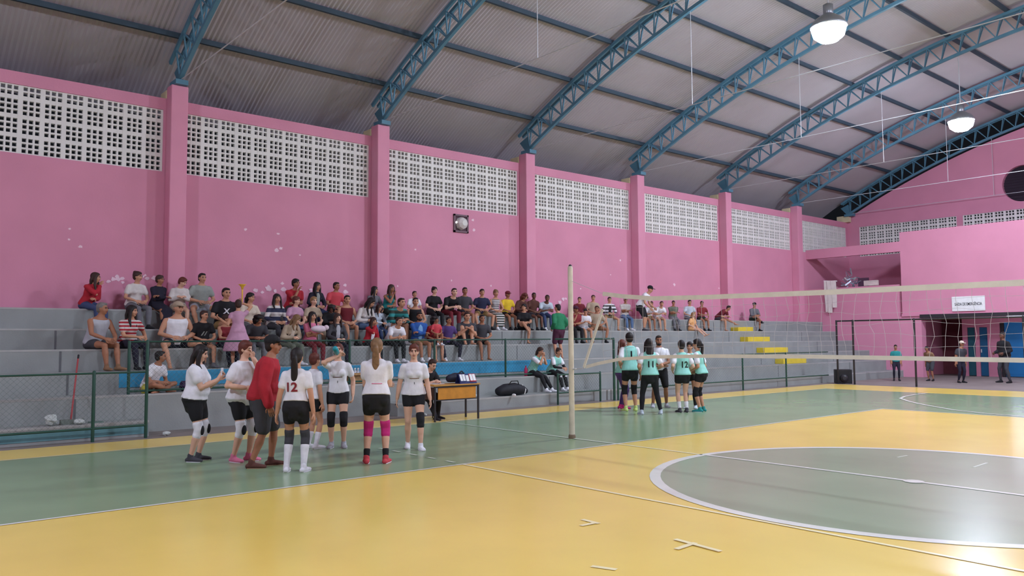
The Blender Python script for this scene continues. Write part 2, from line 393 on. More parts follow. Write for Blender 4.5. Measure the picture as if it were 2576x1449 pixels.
for ti, y in enumerate(TR):
    t = thing('roof_truss', 'blue steel arched roof truss %s' % NAMES[ti], 'roof truss', (0, y, 0), 0, 'arched roof trusses')
    if ti == 0:
        parts = [chord(31.78, 0, .09).build('bottom_chord', STEEL, t), chord(32.40, -.09, .06).build('top_chord', STEEL, t), chord(32.40, .09, .06).build('top_chord', STEEL, t)]
        nb = 46
        for k in range(nb):
            d0 = -27.6 + k * 1.0 * .5; up = k % 2
            for yy in (-.09, .09):
                p, q = (arc(31.8, d0, 0), arc(32.38, d0 + .5, yy)) if not up else (arc(32.38, d0, yy), arc(31.8, d0 + .5, 0))
                parts.append(MB().bar(p, q, .03, .035, (0, 1, 0)).build('diagonal_brace', STEEL, t))
        if True:
            m = MB(); m.bar((-18.9, 0, 7.68), (10.8, 0, 7.68), .017); parts.append(m.build('tie_rod', GALV, t))
            m = MB(); m.bar((-12.45, 0, 7.68), (-12.45, 0, arcz(31.74, -12.45)), .014); parts.append(m.build('hanger_rod', GALV, t))
            m = MB(); m.bar((-4.05, 0, 7.68), (-4.05, 0, arcz(31.74, -4.05)), .014); parts.append(m.build('hanger_rod', GALV, t))
        m = MB(); m.box((-19.05, -.14, 7.55), (-18.62, .14, 7.66)); m.poly([(-18.7, .03, 7.66), (-19.0, .03, 7.66), (-19.3, .03, 8.0), (-18.9, .03, 8.15)]); parts.append(m.build('base_plate', STEEL, t))
        proto = parts
    else:
        for o in proto:
            c = o.copy(); COL.objects.link(c); c.parent = t
for k, d in enumerate((-26.5, -23.15, -19.95, -16.8, -13.7, -10.9, -7.8, -4.6, -1.5)):
    m = MB()
    m.bar(arc(32.5, d, -13.9), arc(32.5, d, 38.0), .075, .12)
    o = m.build('roof_purlin', PURL)
    tag(o, 'dark roof purlin running the length of the hall, %s from the pink side wall' % ['first', 'second', 'third', 'fourth', 'fifth', 'sixth', 'seventh', 'eighth', 'ninth'][k], 'purlin', 'roof purlins')

# ------------------------------------------------------------------ hanging lamps
GLOW = mat('lamp glass', (225, 235, 255), .4, .0, 1, emit=LAMP_STRENGTH)
LALU = mat('lamp aluminium', (170, 176, 182), .35, .05, 4, metal=.8)
for i, (x, y, z) in enumerate(LAMPS):
    lab = ['bright white hanging lamp, the larger glare, high over the court', 'white hanging lamp farther back near the pink gable'][i] if i < 2 else 'white hanging lamp outside the view to the side and behind'
    if i == 0:
        t = thing('hanging_lamp', lab, 'lamp', (x, y, z), 0, 'hanging lamps')
        ps = [MB().lathe([(.02, -.36), (.2, -.33), (.33, -.22), (.37, -.08), (.36, 0)], n=28).build('glass_bowl', GLOW, t, True),
              MB().lathe([(.40, -.02), (.40, .02), (.3, .16), (.16, .26), (.12, .28)], n=28).build('reflector', LALU, t, True),
              MB().lathe([(.1, .28), (.11, .3), (.11, .5), (.04, .54)], n=18).build('ballast_case', LALU, t, True),
              MB().tube([(0, 0, .52), (0, 0, 2.1)], .014, n=6).build('suspension_rod', GALV, t)]
    else:
        t = thing('hanging_lamp', lab, 'lamp', (x, y, z), 0, 'hanging lamps')
        for o in ps: c = o.copy(); COL.objects.link(c); c.parent = t
t = thing('tube_light', 'thin white fluorescent tube under the overhang by the blue door', 'lamp', (-10.2, 33.8, 2.36))
MB().box((-.7, -.02, .02), (.7, .06, .06)).build('housing', WHITE, t)
MB().tube([(-.66, .02, 0), (.66, .02, 0)], .016, n=8).build('tube', mat('tube glass', (235, 240, 255), .4, 0, 1, emit=TUBE_STRENGTH), t)
# ================================================================== fences
def mesh_panel(mb, axis, fixed, u0, u1, z0, z1, pitch=.09, wd=.0017):
    """diamond wire mesh filling a rectangle"""
    L = u1 - u0; H = z1 - z0
    def P(u, z): return (fixed, u, z) if axis == 'y' else (u, fixed, z)
    n = int((L + H) / pitch)
    for s in (1, -1):
        for i in range(1, n):
            a = i * pitch
            ua, za = (a, 0) if a <= L else (L, a - L)
            ub, zb = (0, a) if a <= H else (a - H, H)
            if s < 0: ua, ub = L - ua, L - ub
            p, q = V(P(u0 + ua, z0 + za)), V(P(u0 + ub, z0 + zb)); d = (q - p)
            if d.length < .02: continue
            nrm = V((1, 0, 0)) if axis == 'y' else V((0, 1, 0))
            c = d.normalized().cross(nrm) * wd; b_ = nrm * wd; k = len(mb.v)
            for e in (p, q): mb.v += [e + c, e - c * .5 + b_, e - c * .5 - b_]
            for j in range(3): mb.face([k + j, k + (j + 1) % 3, k + 3 + (j + 1) % 3, k + 3 + j])
def fence(label, axis, fixed, u0, u1, z0, zt, posts, zb, foot=0.0, top=True, group='green wire fences'):
    t = thing('wire_fence', label, 'fence', (0, 0, 0), 0, group)
    P = (lambda u, z: (fixed, u, z)) if axis == 'y' else (lambda u, z: (u, fixed, z))
    for u, z1 in posts: MB().tube([P(u, foot), P(u, z1)], .027, (1, 0, 0), 10).build('post', GREEN, t, True)
    MB().tube([P(u0, zt), P(u1, zt)], .017, (0, 0, 1), 8).build('top_rail', GREEN, t, True)
    MB().tube([P(u0, zb), P(u1, zb)], .02, (0, 0, 1), 8).build('bottom_rail', GREEN, t, True)
    m = MB(); mesh_panel(m, axis, fixed, u0, u1, zb, zt); m.build('wire_mesh', WIRE, t)
    return t
fence('low green wire fence in front of the steps at the left edge', 'y', -14.66, -4.0, 4.18, 0, 1.13, [(-2.0, 1.13), (.7, 1.13), (3.35, 1.15), (4.18, 1.66)], .22)
fence('low green wire fence along the court to the right of the net post', 'y', -14.66, 16.2, 27.4, 0, 1.13, [(16.2, 1.14), (22.05, 1.13), (24.6, 1.13)], .3)
fence('green wire guard fence standing on the second step, behind the scorer table', 'y', -15.66, 4.15, 14.66, .69, 1.65, [(4.15, 1.65), (6.4, 1.65), (8.65, 1.65), (10.9, 1.65), (13.09, 1.65)], .75, foot=.69)
t = thing('wire_fence', 'tall green fence frame behind the net post, open below its top rail', 'fence', (0, 0, 0), 0, 'green wire fences')
MB().tube([(-14.66, 16.05, 0), (-14.66, 16.05, 1.65)], .034, (1, 0, 0), 10).build('post', GREEN, t, True)
MB().tube([(-15.55, 14.75, 1.65), (-14.66, 16.05, 1.65)], .024, (0, 0, 1), 8).build('top_rail', GREEN, t, True)
t = thing('gate_leaf', 'small low green gate leaf with wire mesh beside the sitting players', 'gate', (0, 0, 0))
MB().tube([(-14.7, 14.0, .75), (-14.7, 15.55, .75)], .02, (0, 0, 1), 8).build('top_rail', GREEN, t, True)
MB().tube([(-14.7, 14.0, .29), (-14.7, 15.55, .29)], .02, (0, 0, 1), 8).build('bottom_rail', GREEN, t, True)
for y in (14.0, 15.55): MB().tube([(-14.7, y, 0), (-14.7, y, .77)], .026, (1, 0, 0), 8).build('post', GREEN, t, True)
m = MB(); mesh_panel(m, 'y', -14.7, 14.0, 15.55, .29, .75); m.build('wire_mesh', WIRE, t)
t = thing('end_fence', 'tall dark metal fence frame across the far end of the court', 'fence')
for x in (-14.3, -13.7, -11.6, -8.4): MB().tube([(x, 27.4, 0), (x, 27.4, 2.24)], .034, (1, 0, 0), 8).build('post', DARKM, t, True)
MB().tube([(-14.3, 27.4, 2.23), (-6.0, 27.4, 2.23)], .026, (0, 0, 1), 8).build('top_rail', DARKM, t, True)

# ================================================================== volleyball net and posts
CREAMP = mat('cream post paint', (214, 206, 186), .6, .12, 6)
def net_post(x, lab):
    t = thing('net_post', lab, 'post', (x, 9.42, 0), 0, 'volleyball net posts')
    MB().tube([(0, 0, .03), (0, 0, 1.45), (0, 0, 2.84)], [.048, .044, .042], (1, 0, 0), 14).build('pole', CREAMP, t, True)
    MB().lathe([(.06, 0), (.06, .05), (.05, .07)], n=14).build('floor_sleeve', mat('rusty sleeve', (120, 104, 84), .7, .15, 9), t)
    MB().tube([(0, 0, 2.8), (0, 0, 2.87)], .03, (1, 0, 0), 10).build('pulley_cap', DARKM, t, True)
    MB().tube([(.04, 0, 1.15), (.1, 0, 1.15)], .016, (0, 1, 0), 6).build('hook', GALV, t)
net_post(-9.56, 'tall cream painted volleyball post at the left end of the net')
net_post(.46, 'volleyball post at the right end of the net outside the view')
TAPE = mat('net tape', (226, 220, 206), .7, .06, 8); CORD = mat('net cord', (196, 190, 190), .7, .05, 9)
def lerp(pts, x):
    for (a, za), (c, zc) in zip(pts, pts[1:]):
        if x <= c: return za + (zc - za) * max(0, (x - a) / (c - a))
    return pts[-1][1]
TOPZ = [(-8.82, 2.37), (-8.4, 2.31), (-7.8, 2.25), (-6.8, 2.225), (-5.0, 2.205), (-2.9, 2.20), (.3, 2.26)]
BOTZ = [(-9.22, 1.19), (-8.95, 1.25), (-8.5, 1.325), (-7.8, 1.37), (-6.8, 1.395), (-5.3, 1.405), (-2.9, 1.395), (.3, 1.40)]
t = thing('volleyball_net', 'white taped volleyball net stretched across the court, sagging at its left end', 'net')
def band(pts, h, name):
    m = MB(); pts = [V((x, 9.42, z)) for x, z in pts]
    for p, q in zip(pts, pts[1:]): m.bar(p, q, .012, h)
    m.build(name, TAPE, t)
band(TOPZ, .065, 'top_tape'); band(BOTZ, .05, 'bottom_tape')
MB().bar((-8.83, 9.42, 2.12), (-9.27, 9.42, 1.18), .045, .014, (0, 1, 0)).build('side_tape', TAPE, t)
MB().tube([(-9.54, 9.42, 2.62), (-8.82, 9.42, 2.37)], .004, n=5).build('tie_rope', CORD, t)
MB().tube([(-9.46, 9.42, 1.15), (-9.25, 9.42, 1.17)], .006, n=5).build('tie_rope', CORD, t)
MB().tube([(.44, 9.42, 2.4), (.3, 9.42, 2.26)], .004, n=5).build('tie_rope', CORD, t)
MB().tube([(.44, 9.42, 1.2), (.3, 9.42, 1.40)], .004, n=5).build('tie_rope', CORD, t)
m = MB(); rn = random.Random(5); R_ = 6; xs_ = []; x = -8.8
while x < .3: xs_.append(x); x += .16
grid = [[None] * (R_ + 1) for _ in xs_]
for i, x in enumerate(xs_):
    zt, zb = lerp(TOPZ, x), lerp(BOTZ, x); w_ = rn.uniform(-.03, .03)
    for j in range(R_ + 1):
        f_ = j / R_; e_ = math.sin(math.pi * f_)
        grid[i][j] = V((x + e_ * (w_ + .035 * math.sin(x * 2.1 + f_ * 5) + rn.uniform(-.02, .02)) - .0 * f_, 9.42 + e_ * .03 * math.sin(x * 3), zt + (zb - zt) * f_ + e_ * (.018 * math.sin(x * 4 + j * 1.7) + rn.uniform(-.012, .012))))
def cord(p, q): m.bar(p, q, .003, .003, (0, 1, 0))
for i in range(len(xs_)):
    for j in range(R_):
        cord(grid[i][j], grid[i][j + 1])
        if i + 1 < len(xs_) and j: cord(grid[i][j], grid[i + 1][j])
m.build('mesh', CORD, t)

# ================================================================== scorer's table, chair and things on it
ORANGE = mat('orange wood', (206, 136, 48), .5, .12, 7)
t = thing('scorer_table', 'wooden scorer table with an orange front panel and black legs', 'table', (-13.32, 9.28, 0))
bevel(MB().box((-.47, -.04, .71), (.03, 1.14, .74)).build('tabletop', mat('table laminate', (190, 138, 66), .5, .1, 6), t), .005)
bevel(MB().box((-.02, .08, .44), (.0, 1.04, .69)).build('front_panel', ORANGE, t), .004)
MB().box((-.44, .0, .44), (.0, .02, .69)).build('side_panel', mat('dark table side', (74, 50, 42), .6, .1, 6), t)
for x, y in ((0, 0), (0, 1.1), (-.43, 0), (-.43, 1.1)): MB().box((x - .016, y - .016, 0), (x + .016, y + .016, .71)).build('leg', DARKM, t)
MB().bar((0, 0, .695), (0, 1.1, .695), .03).build('rail', DARKM, t); MB().bar((0, 0, .43), (0, 1.1, .43), .02).build('rail', DARKM, t)
t = thing('school_chair', 'small chair with dark metal legs under the man writing at the table', 'chair', (-14.22, 9.54, 0), math.radians(6))
bevel(MB().box((-.2, -.2, .42), (.2, .2, .445)).build('seat', BLACK, t), .008)
bevel(MB().box((-.22, -.2, .62), (-.2, .2, .85)).build('backrest', BLACK, t), .006)
for x, y, z in ((-.19, -.18, .82), (-.19, .18, .82), (.18, -.18, .42), (.18, .18, .42)): MB().tube([(x, y, .0), (x, y, z)], .012, (1, 0, 0), 8).build('leg', DARKM, t)
t = thing('score_flipper', 'blue and red flip scoreboard with white number cards on the table', 'scoreboard', (-13.41, 10.12, .74), math.radians(-4))
m = MB()
for s in (-1, 1): m.poly([(.1 * s, -.2, 0), (.1 * s, .22, 0), (.01 * s, .22, .2), (.01 * s, -.2, .2)])
m.box((-.1, -.2, 0), (.1, .22, .012)); m.build('stand', mat('scoreboard blue', (44, 54, 110), .6, .1, 5), t)
def card(y0, y1, txt, colr, base):
    m = MB(); m.poly([(.1, y0, .04), (.1, y1, .04), (.022, y1, .2), (.022, y0, .2)]); m.build('side_board', base, t)
    o = MB(); yy = (y0 + y1) / 2
    for a, b_ in ((y0 + .012, yy - .005), (yy + .005, y1 - .012)): o.poly([(.099, a, .06), (.099, b_, .06), (.033, b_, .19), (.033, a, .19)])
    o.build('number_card', WHITE, t)
card(-.19, -.04, '0', None, mat('scoreboard blue', (44, 54, 110), .6, .1, 5)); card(.05, .21, '0', None, mat('scoreboard red', (186, 40, 52), .6, .1, 5))
m = MB(); m.poly([(.094, -.03, .05), (.094, .04, .05), (.036, .04, .17), (.036, -.03, .17)]); m.build('set_card', WHITE, t)
t = thing('backpack', 'dark backpack lying on the scorer table behind the scoreboard', 'bag', (-13.66, 10.08, .74), .05)
m = MB(); m.tube([(0, -.2, .1), (0, -.05, .12), (0, .12, .11), (0, .22, .08)], [(.08, .08), (.1, .1), (.1, .1), (.08, .07)], (1, 0, 0), 14); m.build('body', mat('navy nylon', (36, 38, 56), .7, .15, 12), t, True)
m = MB(); m.tube([(.09, -.05, .19), (.1, .05, .25), (.06, .15, .19)], .014, (1, 0, 0), 6); m.build('strap', BLACK, t, True)
o = bevel(MB().box((-13.76, 9.42, .741), (-13.54, 9.68, .746)).build('score_sheet', WHITE), .002); tag(o, 'white score sheet under the hands of the man at the table', 'paper')

# ================================================================== loose things on the steps
def bottle(nm, lab, loc, body, cap, h=.24, r=.036, group=None):
    t = thing(nm, lab, 'bottle', loc, 0, group)
    MB().lathe([(r * .8, 0), (r, .015), (r, h * .62), (r * .85, h * .72), (r * .38, h * .86), (r * .38, h * .9)], n=14).build('body', body, t, True)
    MB().lathe([(r * .42, h * .9), (r * .42, h), (r * .3, h * 1.01)], n=12).build('cap', cap, t, True)
    return t
PINKB = mat('pink bottle plastic', (212, 52, 110), .35, .05, 4); WPL = mat('white plastic', (228, 232, 232), .4, .05, 4)
bottle('water_bottle', 'pink drink bottle beside the seated player with hands on her face', (-15.8, 13.9, .69), PINKB, PINKB, .27, .045)
bottle('water_bottle', 'white drink bottle between the pink bottle and the seated player', (-15.8, 14.08, .69), WPL, WPL, .25, .042)
bottle('water_bottle', 'yellow bottle on the step in front of the boy in a white shirt', (-15.8, 4.46, .69), mat('yellow plastic', (196, 186, 70), .4, .05, 4), WPL, .2, .05)
CLEAR = mat('clear pale plastic', (196, 206, 222), .15, .08, 9, spec=.8)
bx = thing('cardboard_box', 'open brown cardboard carton full of water bottles on the ledge', 'box', (-15.97, 8.92, .69))
CARD = mat('brown cardboard', (186, 146, 98), .8, .08, 6)
m = MB()
for a, c in (((-.13, -.22, 0), (.13, .22, .01)), ((.12, -.22, 0), (.13, .22, .24)), ((-.13, -.22, 0), (-.12, .22, .24)), ((-.13, -.22, 0), (.13, -.21, .24)), ((-.13, .21, 0), (.13, .22, .24))): m.box(a, c)
m.build('carton', CARD, bx)
m = MB(); m.poly([(.13, -.22, .24), (.13, .22, .24), (.2, .22, .19), (.2, -.22, .19)]); m.poly([(-.13, -.22, .24), (-.13, .22, .24), (-.19, .22, .28), (-.19, -.22, .28)]); m.build('flap', CARD, bx)
k = 0
for ix in range(2):
    for iy in range(5):
        bottle('plastic_bottle', 'clear water bottle standing in the open brown carton', (-16.03 + ix * .11, 8.76 + iy * .08, .70), CLEAR, WPL, .33, .034, 'bottles in the carton')
t = thing('duffel_bag', 'black duffel bag with white piping lying on the lowest step', 'bag', (-15.12, 12.82, .27), math.radians(88))
m = MB(); m.tube([(-.36, 0, .12), (-.2, 0, .15), (.1, 0, .16), (.32, 0, .13), (.42, 0, .1)], [(.14, .11), (.17, .145), (.18, .15), (.16, .12), (.1, .08)], (0, 1, 0), 16); m.build('body', mat('black nylon', (30, 32, 40), .7, .2, 10), t, True)
m = MB(); m.tube([(.3, -.15, .03), (.33, -.16, .14), (.3, -.06, .25)], .012, (1, 0, 0), 6); m.build('piping', WHITE, t, True)
m = MB(); m.tube([(-.15, -.1, .28), (-.1, -.13, .36), (.1, -.13, .36), (.15, -.1, .28)], .013, (0, 1, 0), 6); m.build('handle', BLACK, t, True)
m = MB(); m.ell((.2, -.19, .035), (.07, .035, .035)); tag(m.build('crumpled_tissue', WHITE, None, True, (-15.0, 12.82, .27)), 'white crumpled tissue by the black duffel bag', 'paper')
t = thing('broom', 'red handled broom leaning on the second step at the left', 'broom', (-15.2, 3.13, .27))
MB().tube([(.02, .0, .07), (-.38, .17, 1.12)], .014, n=8).build('handle', mat('red broom handle', (168, 62, 66), .5, .1, 5), t, True)
MB().tube([(-.37, .166, 1.1), (-.39, .175, 1.15)], .016, n=8).build('grip', BLACK, t, True)
MB().box((-.03, -.16, 0), (.05, .2, .08)).build('head', mat('broom bristle', (120, 128, 120), .9, .2, 30), t)
t = thing('dustpan', 'short handled dustpan standing by the broom', 'dustpan', (-15.2, 3.52, .27))
MB().box((-.1, -.1, 0), (.1, .1, .015)).build('pan', mat('dull green plastic', (104, 128, 118), .6, .1, 6), t); MB().tube([(-.1, 0, .01), (-.12, 0, .5)], .01, (0, 1, 0), 6).build('handle', DARKM, t)
def crumple(lab, loc, r, m_, nm='crumpled_paper', cat='litter', sq=.5, grp=None):
    b_ = MB(); b_.ell((0, 0, r * sq * .95), (r, r * .8, r * sq), None, 9, 6); q = random.Random(int(loc[1] * 100))
    b_.v = [v + V((q.uniform(-1, 1), q.uniform(-1, 1), q.uniform(-.4, .6))) * r * .16 for v in b_.v]
    for v in b_.v: v.z = max(v.z, 0.001)
    return tag(b_.build(nm, m_, None, False, loc), lab, cat, grp)
PALE = mat('pale plastic bag', (196, 204, 200), .6, .12, 12)
crumple('pale plastic bag on the lowest step beside the broom', (-15.1, 2.82, .27), .13, PALE, 'plastic_bag', 'bag', .75)
crumple('pale crumpled wrapper on the lowest step right of the broom', (-15.0, 3.22, .27), .1, PALE)
crumple('white scrap of paper on the floor left of the standing players', (-14.75, 4.55, .0), .08, PALE)
crumple('white scrap of paper on the floor by the scorer table', (-14.6, 9.9, .0), .06, PALE)
crumple('white scrap of paper on the step under the blue riser', (-15.5, 12.0, .27), .05, PALE)
crumple('small white scrap on the ledge behind the scorer table', (-16.2, 13.0, .69), .04, PALE)
crumple('bundle of dark cloth on the ledge beside the boy in white', (-16.0, 5.28, .69), .17, mat('purple dark cloth', (58, 42, 70), .9, .2, 14), 'cloth_bundle', 'clothing', .6)
t = thing('loudspeaker', 'black loudspeaker box on the floor at the far corner of the court', 'speaker', (-14.3, 27.75, 0), math.radians(-55))
bevel(MB().box((-.22, -.28, 0), (.22, .28, .5)).build('cabinet', BLACK, t), .02); MB().tube([(.2, 0, .2), (.235, 0, .2)], .14, (0, 1, 0), 18).build('woofer', DARKM, t)
t = thing('exhaust_fan', 'square recessed wall fan with a white round rotor, high on the pink wall', 'fan', (XW, 14.24, 5.12))
m = MB(); h = .27
for a, c in (((0, -h, -h), (.05, h, -h + .05)), ((0, -h, h - .05), (.05, h, h)), ((0, -h, -h), (.05, -h + .05, h)), ((0, h - .05, -h), (.05, h, h))): m.box(a, c)
m.build('frame', mat('fan frame', (118, 96, 106), .7, .1, 6), t); MB().box((.002, -h, -h), (.008, h, h)).build('back_panel', mat('fan dark', (84, 58, 70), .8), t)
m = MB(); m.tube([(.01, 0, 0), (.035, 0, 0)], .2, (0, 1, 0), 8); m.build('rotor', mat('fan white', (212, 210, 206), .6, .05, 4), t)
m = MB()
for k in (-.1, 0, .1): m.box((.035, k - .006, -.15), (.042, k + .006, .15))
m.bar((.045, -.12, .06), (.045, .1, -.08), .012); m.build('slat', mat('fan slat', (150, 146, 142), .6), t)
m = MB(); m.ell((.05, -.19, .02), (.03, .03, .03)); m.build('indicator_light', mat('indicator', (255, 255, 255), .4, 0, 1, emit=3), t, True)

# ================================================================== sign and things on the balcony
t = thing('emergency_sign', 'white sign reading SAÍDA DE EMERGÊNCIA over the dark opening', 'sign', (-12.28, 33.97, 2.94))
bevel(MB().box((-.6, -.03, -.29), (.6, .0, .29)).build('board', WHITE, t), .005)
def text(name, s, size, m_, parent, loc, rot, ex=.002, sx=1.0):
    cu = bpy.data.curves.new('lettering', 'FONT'); cu.body = s; cu.size = size; cu.align_x = 'CENTER'; cu.align_y = 'CENTER'; cu.extrude = ex; cu.offset = size * .012
    tmp = bpy.data.objects.new('lettering', cu); COL.objects.link(tmp)
    dg = bpy.context.evaluated_depsgraph_get(); me = bpy.data.meshes.new_from_object(tmp.evaluated_get(dg)); bpy.data.objects.remove(tmp)
    me.materials.clear(); me.materials.append(m_)
    o = bpy.data.objects.new(name, me); COL.objects.link(o); o.parent = parent; o.location = loc; o.rotation_euler = rot; o.scale = (sx, 1, 1)
    return o
text('lettering', 'SAÍDA DE EMERGÊNCIA', .16, BLACK, t, (0, -.034, -.02), (math.pi / 2, 0, 0), .002, .58)
CLOTH = mat('white banner cloth', (226, 220, 214), .8, .06, 8)
t = thing('folded_banner', 'white folded banner hanging over the balcony parapet', 'banner', (-17.9, 33.9, 3.87))
m = MB(); rn = random.Random(2)
for i, (x0, x1, xb, zl) in enumerate(((-.3, -.12, -.12, -1.08), (-.13, .08, .02, -1.12), (.06, .3, .26, -.9))):
    n = 6
    for k in range(n):
        f0, f1 = k / n, (k + 1) / n
        def pt(f, e): 
            z = .3 + (zl - .3) * f; xl = x0 + (xb - .14 - x0) * max(0, f); xr = x1 + (xb + .05 - x1) * max(0, f)
            return V((xl if e == 0 else xr, -.03 - .03 * i - .02 * math.sin(f * 5 + i), z))
        a, b_, c, d = pt(f0, 0), pt(f0, 1), pt(f1, 1), pt(f1, 0); q = V((0, .012, 0)); s_ = len(m.v)
        m.v += [a, b_, c, d, a + q, b_ + q, c + q, d + q]
        for fc in ((0, 3, 2, 1), (4, 5, 6, 7), (0, 1, 5, 4), (1, 2, 6, 5), (2, 3, 7, 6), (3, 0, 4, 7)): m.face([s_ + j for j in fc])
m.build('cloth', CLOTH, t); MB().tube([(-.3, -.01, .31), (.3, -.01, .27)], .022, (0, 0, 1), 8).build('rod', WHITE, t)
MB().box((-.28, -.02, .0), (.28, .14, .012)).build('fold', CLOTH, t)
SILV = mat('silver foil', (190, 200, 212), .25, .2, 9, metal=.6)
m = MB(); rn = random.Random(9)
for k in range(75):
    p = V((rn.uniform(-.22, .3), rn.uniform(-.1, .1), rn.uniform(0, 1.25))); d = V((rn.uniform(-1, 1), rn.uniform(-.5, .5), rn.uniform(-.6, 1))).normalized() * rn.uniform(.1, .35)
    e = p + d; e.z = max(.02, e.z); m.bar(p, e, rn.uniform(.03, .08), .006, (rn.uniform(-1, 1), 1, .3))
for v in m.v: v.z = max(0.0, v.z)
tag(m.build('foil_decoration', SILV, None, False, (-17.42, 34.78, 3.24)), 'silver crumpled foil decoration on the balcony', 'decoration')
t = thing('storage_shelf', 'pale cabinet on the balcony under the silver foil', 'cabinet', (-17.6, 34.62, 2.78))
MB().box((-.5, -.3, 0), (.5, .3, .46)).build('body', mat('pale cabinet', (186, 150, 168), .7), t); MB().box((-.46, -.31, .03), (.46, -.3, .43)).build('door', mat('pale cabinet', (186, 150, 168), .7), t)
t = thing('carton', 'pale box standing on the balcony parapet', 'box', (-16.15, 34.07, 3.87))
bevel(MB().box((-.3, -.06, 0), (.3, .06, .22)).build('body', mat('pale board', (206, 190, 186), .8), t), .006); MB().box((-.3, -.065, .17), (.3, -.06, .18)).build('tape', mat('tape grey', (150, 140, 138), .6), t)
t = thing('stacked_chair', 'dark chair back showing above the parapet left of the pale box', 'chair', (-16.85, 34.6, 2.78))
for x, y in ((-.2, -.2), (.2, -.2), (-.2, .2), (.2, .2)): MB().tube([(x, y, 0), (x, y, .75)], .015, n=8).build('leg', DARKM, t)
MB().box((-.24, -.24, .75), (.24, .24, .79)).build('seat', mat('dark plum plastic', (84, 58, 78), .6), t); MB().box((-.24, .2, .79), (.24, .24, 1.5)).build('backrest', mat('dark plum plastic', (84, 58, 78), .6), t)
# ================================================================== people
TMP = bpy.data.scenes.new('workbench')
_tm = bpy.data.meshes.new('t'); _to = bpy.data.objects.new('t', _tm); TMP.collection.objects.link(_to)
_rm = _to.modifiers.new('r', 'REMESH'); _rm.mode = 'VOXEL'; _rm.adaptivity = 0
_sm = _to.modifiers.new('s', 'SMOOTH'); _sm.factor = .5
def bench():
    with bpy.context.temp_override(scene=TMP, view_layer=TMP.view_layers[0]):
        dg = bpy.context.evaluated_depsgraph_get()
    dg.update()
    return dg
def fuse(mb, voxel, it=2):
    """joins overlapping shapes into one continuous surface"""
    me = mb.mesh('fused'); old = _to.data; _to.data = me
    _rm.voxel_size = voxel; _sm.iterations = it
    dg = bench()
    out = bpy.data.meshes.new_from_object(_to.evaluated_get(dg))
    bpy.data.meshes.remove(old)
    return out
def finish(me, name, mats, parent, extra=None):
    bm = bmesh.new(); bm.from_mesh(me); bm.faces.ensure_lookup_table()
    for f in bm.faces: f.material_index = 0
    if extra:
        vs_ = [bm.verts.new(v) for v in extra.v]
        for idx, mi in zip(extra.f, extra.mi):
            try: f = bm.faces.new([vs_[i] for i in idx]); f.material_index = mi
            except ValueError: pass
    for f in bm.faces: f.smooth = True
    while len(me.materials): me.materials.pop()
    for m in mats: me.materials.append(m)
    bm.to_mesh(me); bm.free(); me.name = name
    o = bpy.data.objects.new(name, me); COL.objects.link(o); o.parent = parent
    return o
SKIN = {k: mat('skin ' + k, c, .55, .04, 12) for k, c in dict(l=(222, 176, 150), m=(198, 146, 116), t=(166, 114, 86), d=(112, 74, 58)).items()}
HAIRC = {k: mat('hair ' + k, c, .6, .25, 22) for k, c in dict(k=(30, 24, 24), b=(58, 38, 32), a=(96, 46, 36), y=(150, 116, 76), g=(120, 116, 112), h=(128, 98, 68)).items()}
EYE = mat('eye', (30, 24, 24), .3, .0, 4); LIPS = mat('lips', (150, 80, 78), .5, .05, 10)
PAL = dict(white=(232, 232, 238), offw=(214, 208, 204), cream=(212, 198, 180), red=(176, 38, 52), wine=(112, 34, 44), dred=(140, 48, 56), coral=(206, 74, 84), pink=(214, 120, 150), lilac=(196, 150, 176), lgrey=(176, 178, 186),
           grey=(112, 112, 118), dgrey=(66, 66, 72), black=(30, 30, 34), navy=(40, 44, 72), dnavy=(34, 32, 48), blue=(46, 92, 168), lblue=(128, 172, 214), jean=(62, 76, 112), ljean=(96, 122, 160), teal=(44, 140, 140), mint=(150, 218, 206), green=(40, 122, 84), dgreen=(44, 58, 50),
           olive=(104, 110, 96), khaki=(156, 130, 84), beige=(178, 160, 138), yellow=(232, 196, 52), peach=(232, 178, 122), purple=(84, 62, 120), brown=(92, 56, 48), tan=(146, 112, 84), sgrey=(150, 156, 150), plum=(80, 40, 62), lime=(196, 220, 130), skyw=(196, 208, 220), magenta=(196, 44, 120))
def cloth(c):
    if isinstance(c, str) and '/' in c:
        k = ('st', c)
        if k not in MATS:
            a, b_, fr = c.split('/'); MATS[k] = stripes('striped cloth ' + a + ' ' + b_, PAL[a], PAL[b_], float(fr))
        return MATS[k]
    return mat('cloth ' + c, PAL[c], .85, .10, 9, bump=.2, bscale=40)
def ik(a, t, l1, l2, pole):
    d = t - a; D = d.length
    if D > (l1 + l2) * .995: t = a + d * ((l1 + l2) * .995 / D); d = t - a; D = d.length
    if D < abs(l1 - l2) + .02: D = abs(l1 - l2) + .02
    u = d.normalized(); x = (l1 * l1 - l2 * l2 + D * D) / (2 * D); h = math.sqrt(max(0, l1 * l1 - x * x))
    p = pole - u * pole.dot(u)
    if p.length < 1e-4: p = u.orthogonal()
    return a + u * x + p.normalized() * h, t
def rotz(v, a): c, s = math.cos(a), math.sin(a); return V((v.x * c - v.y * s, v.x * s + v.y * c, v.z))
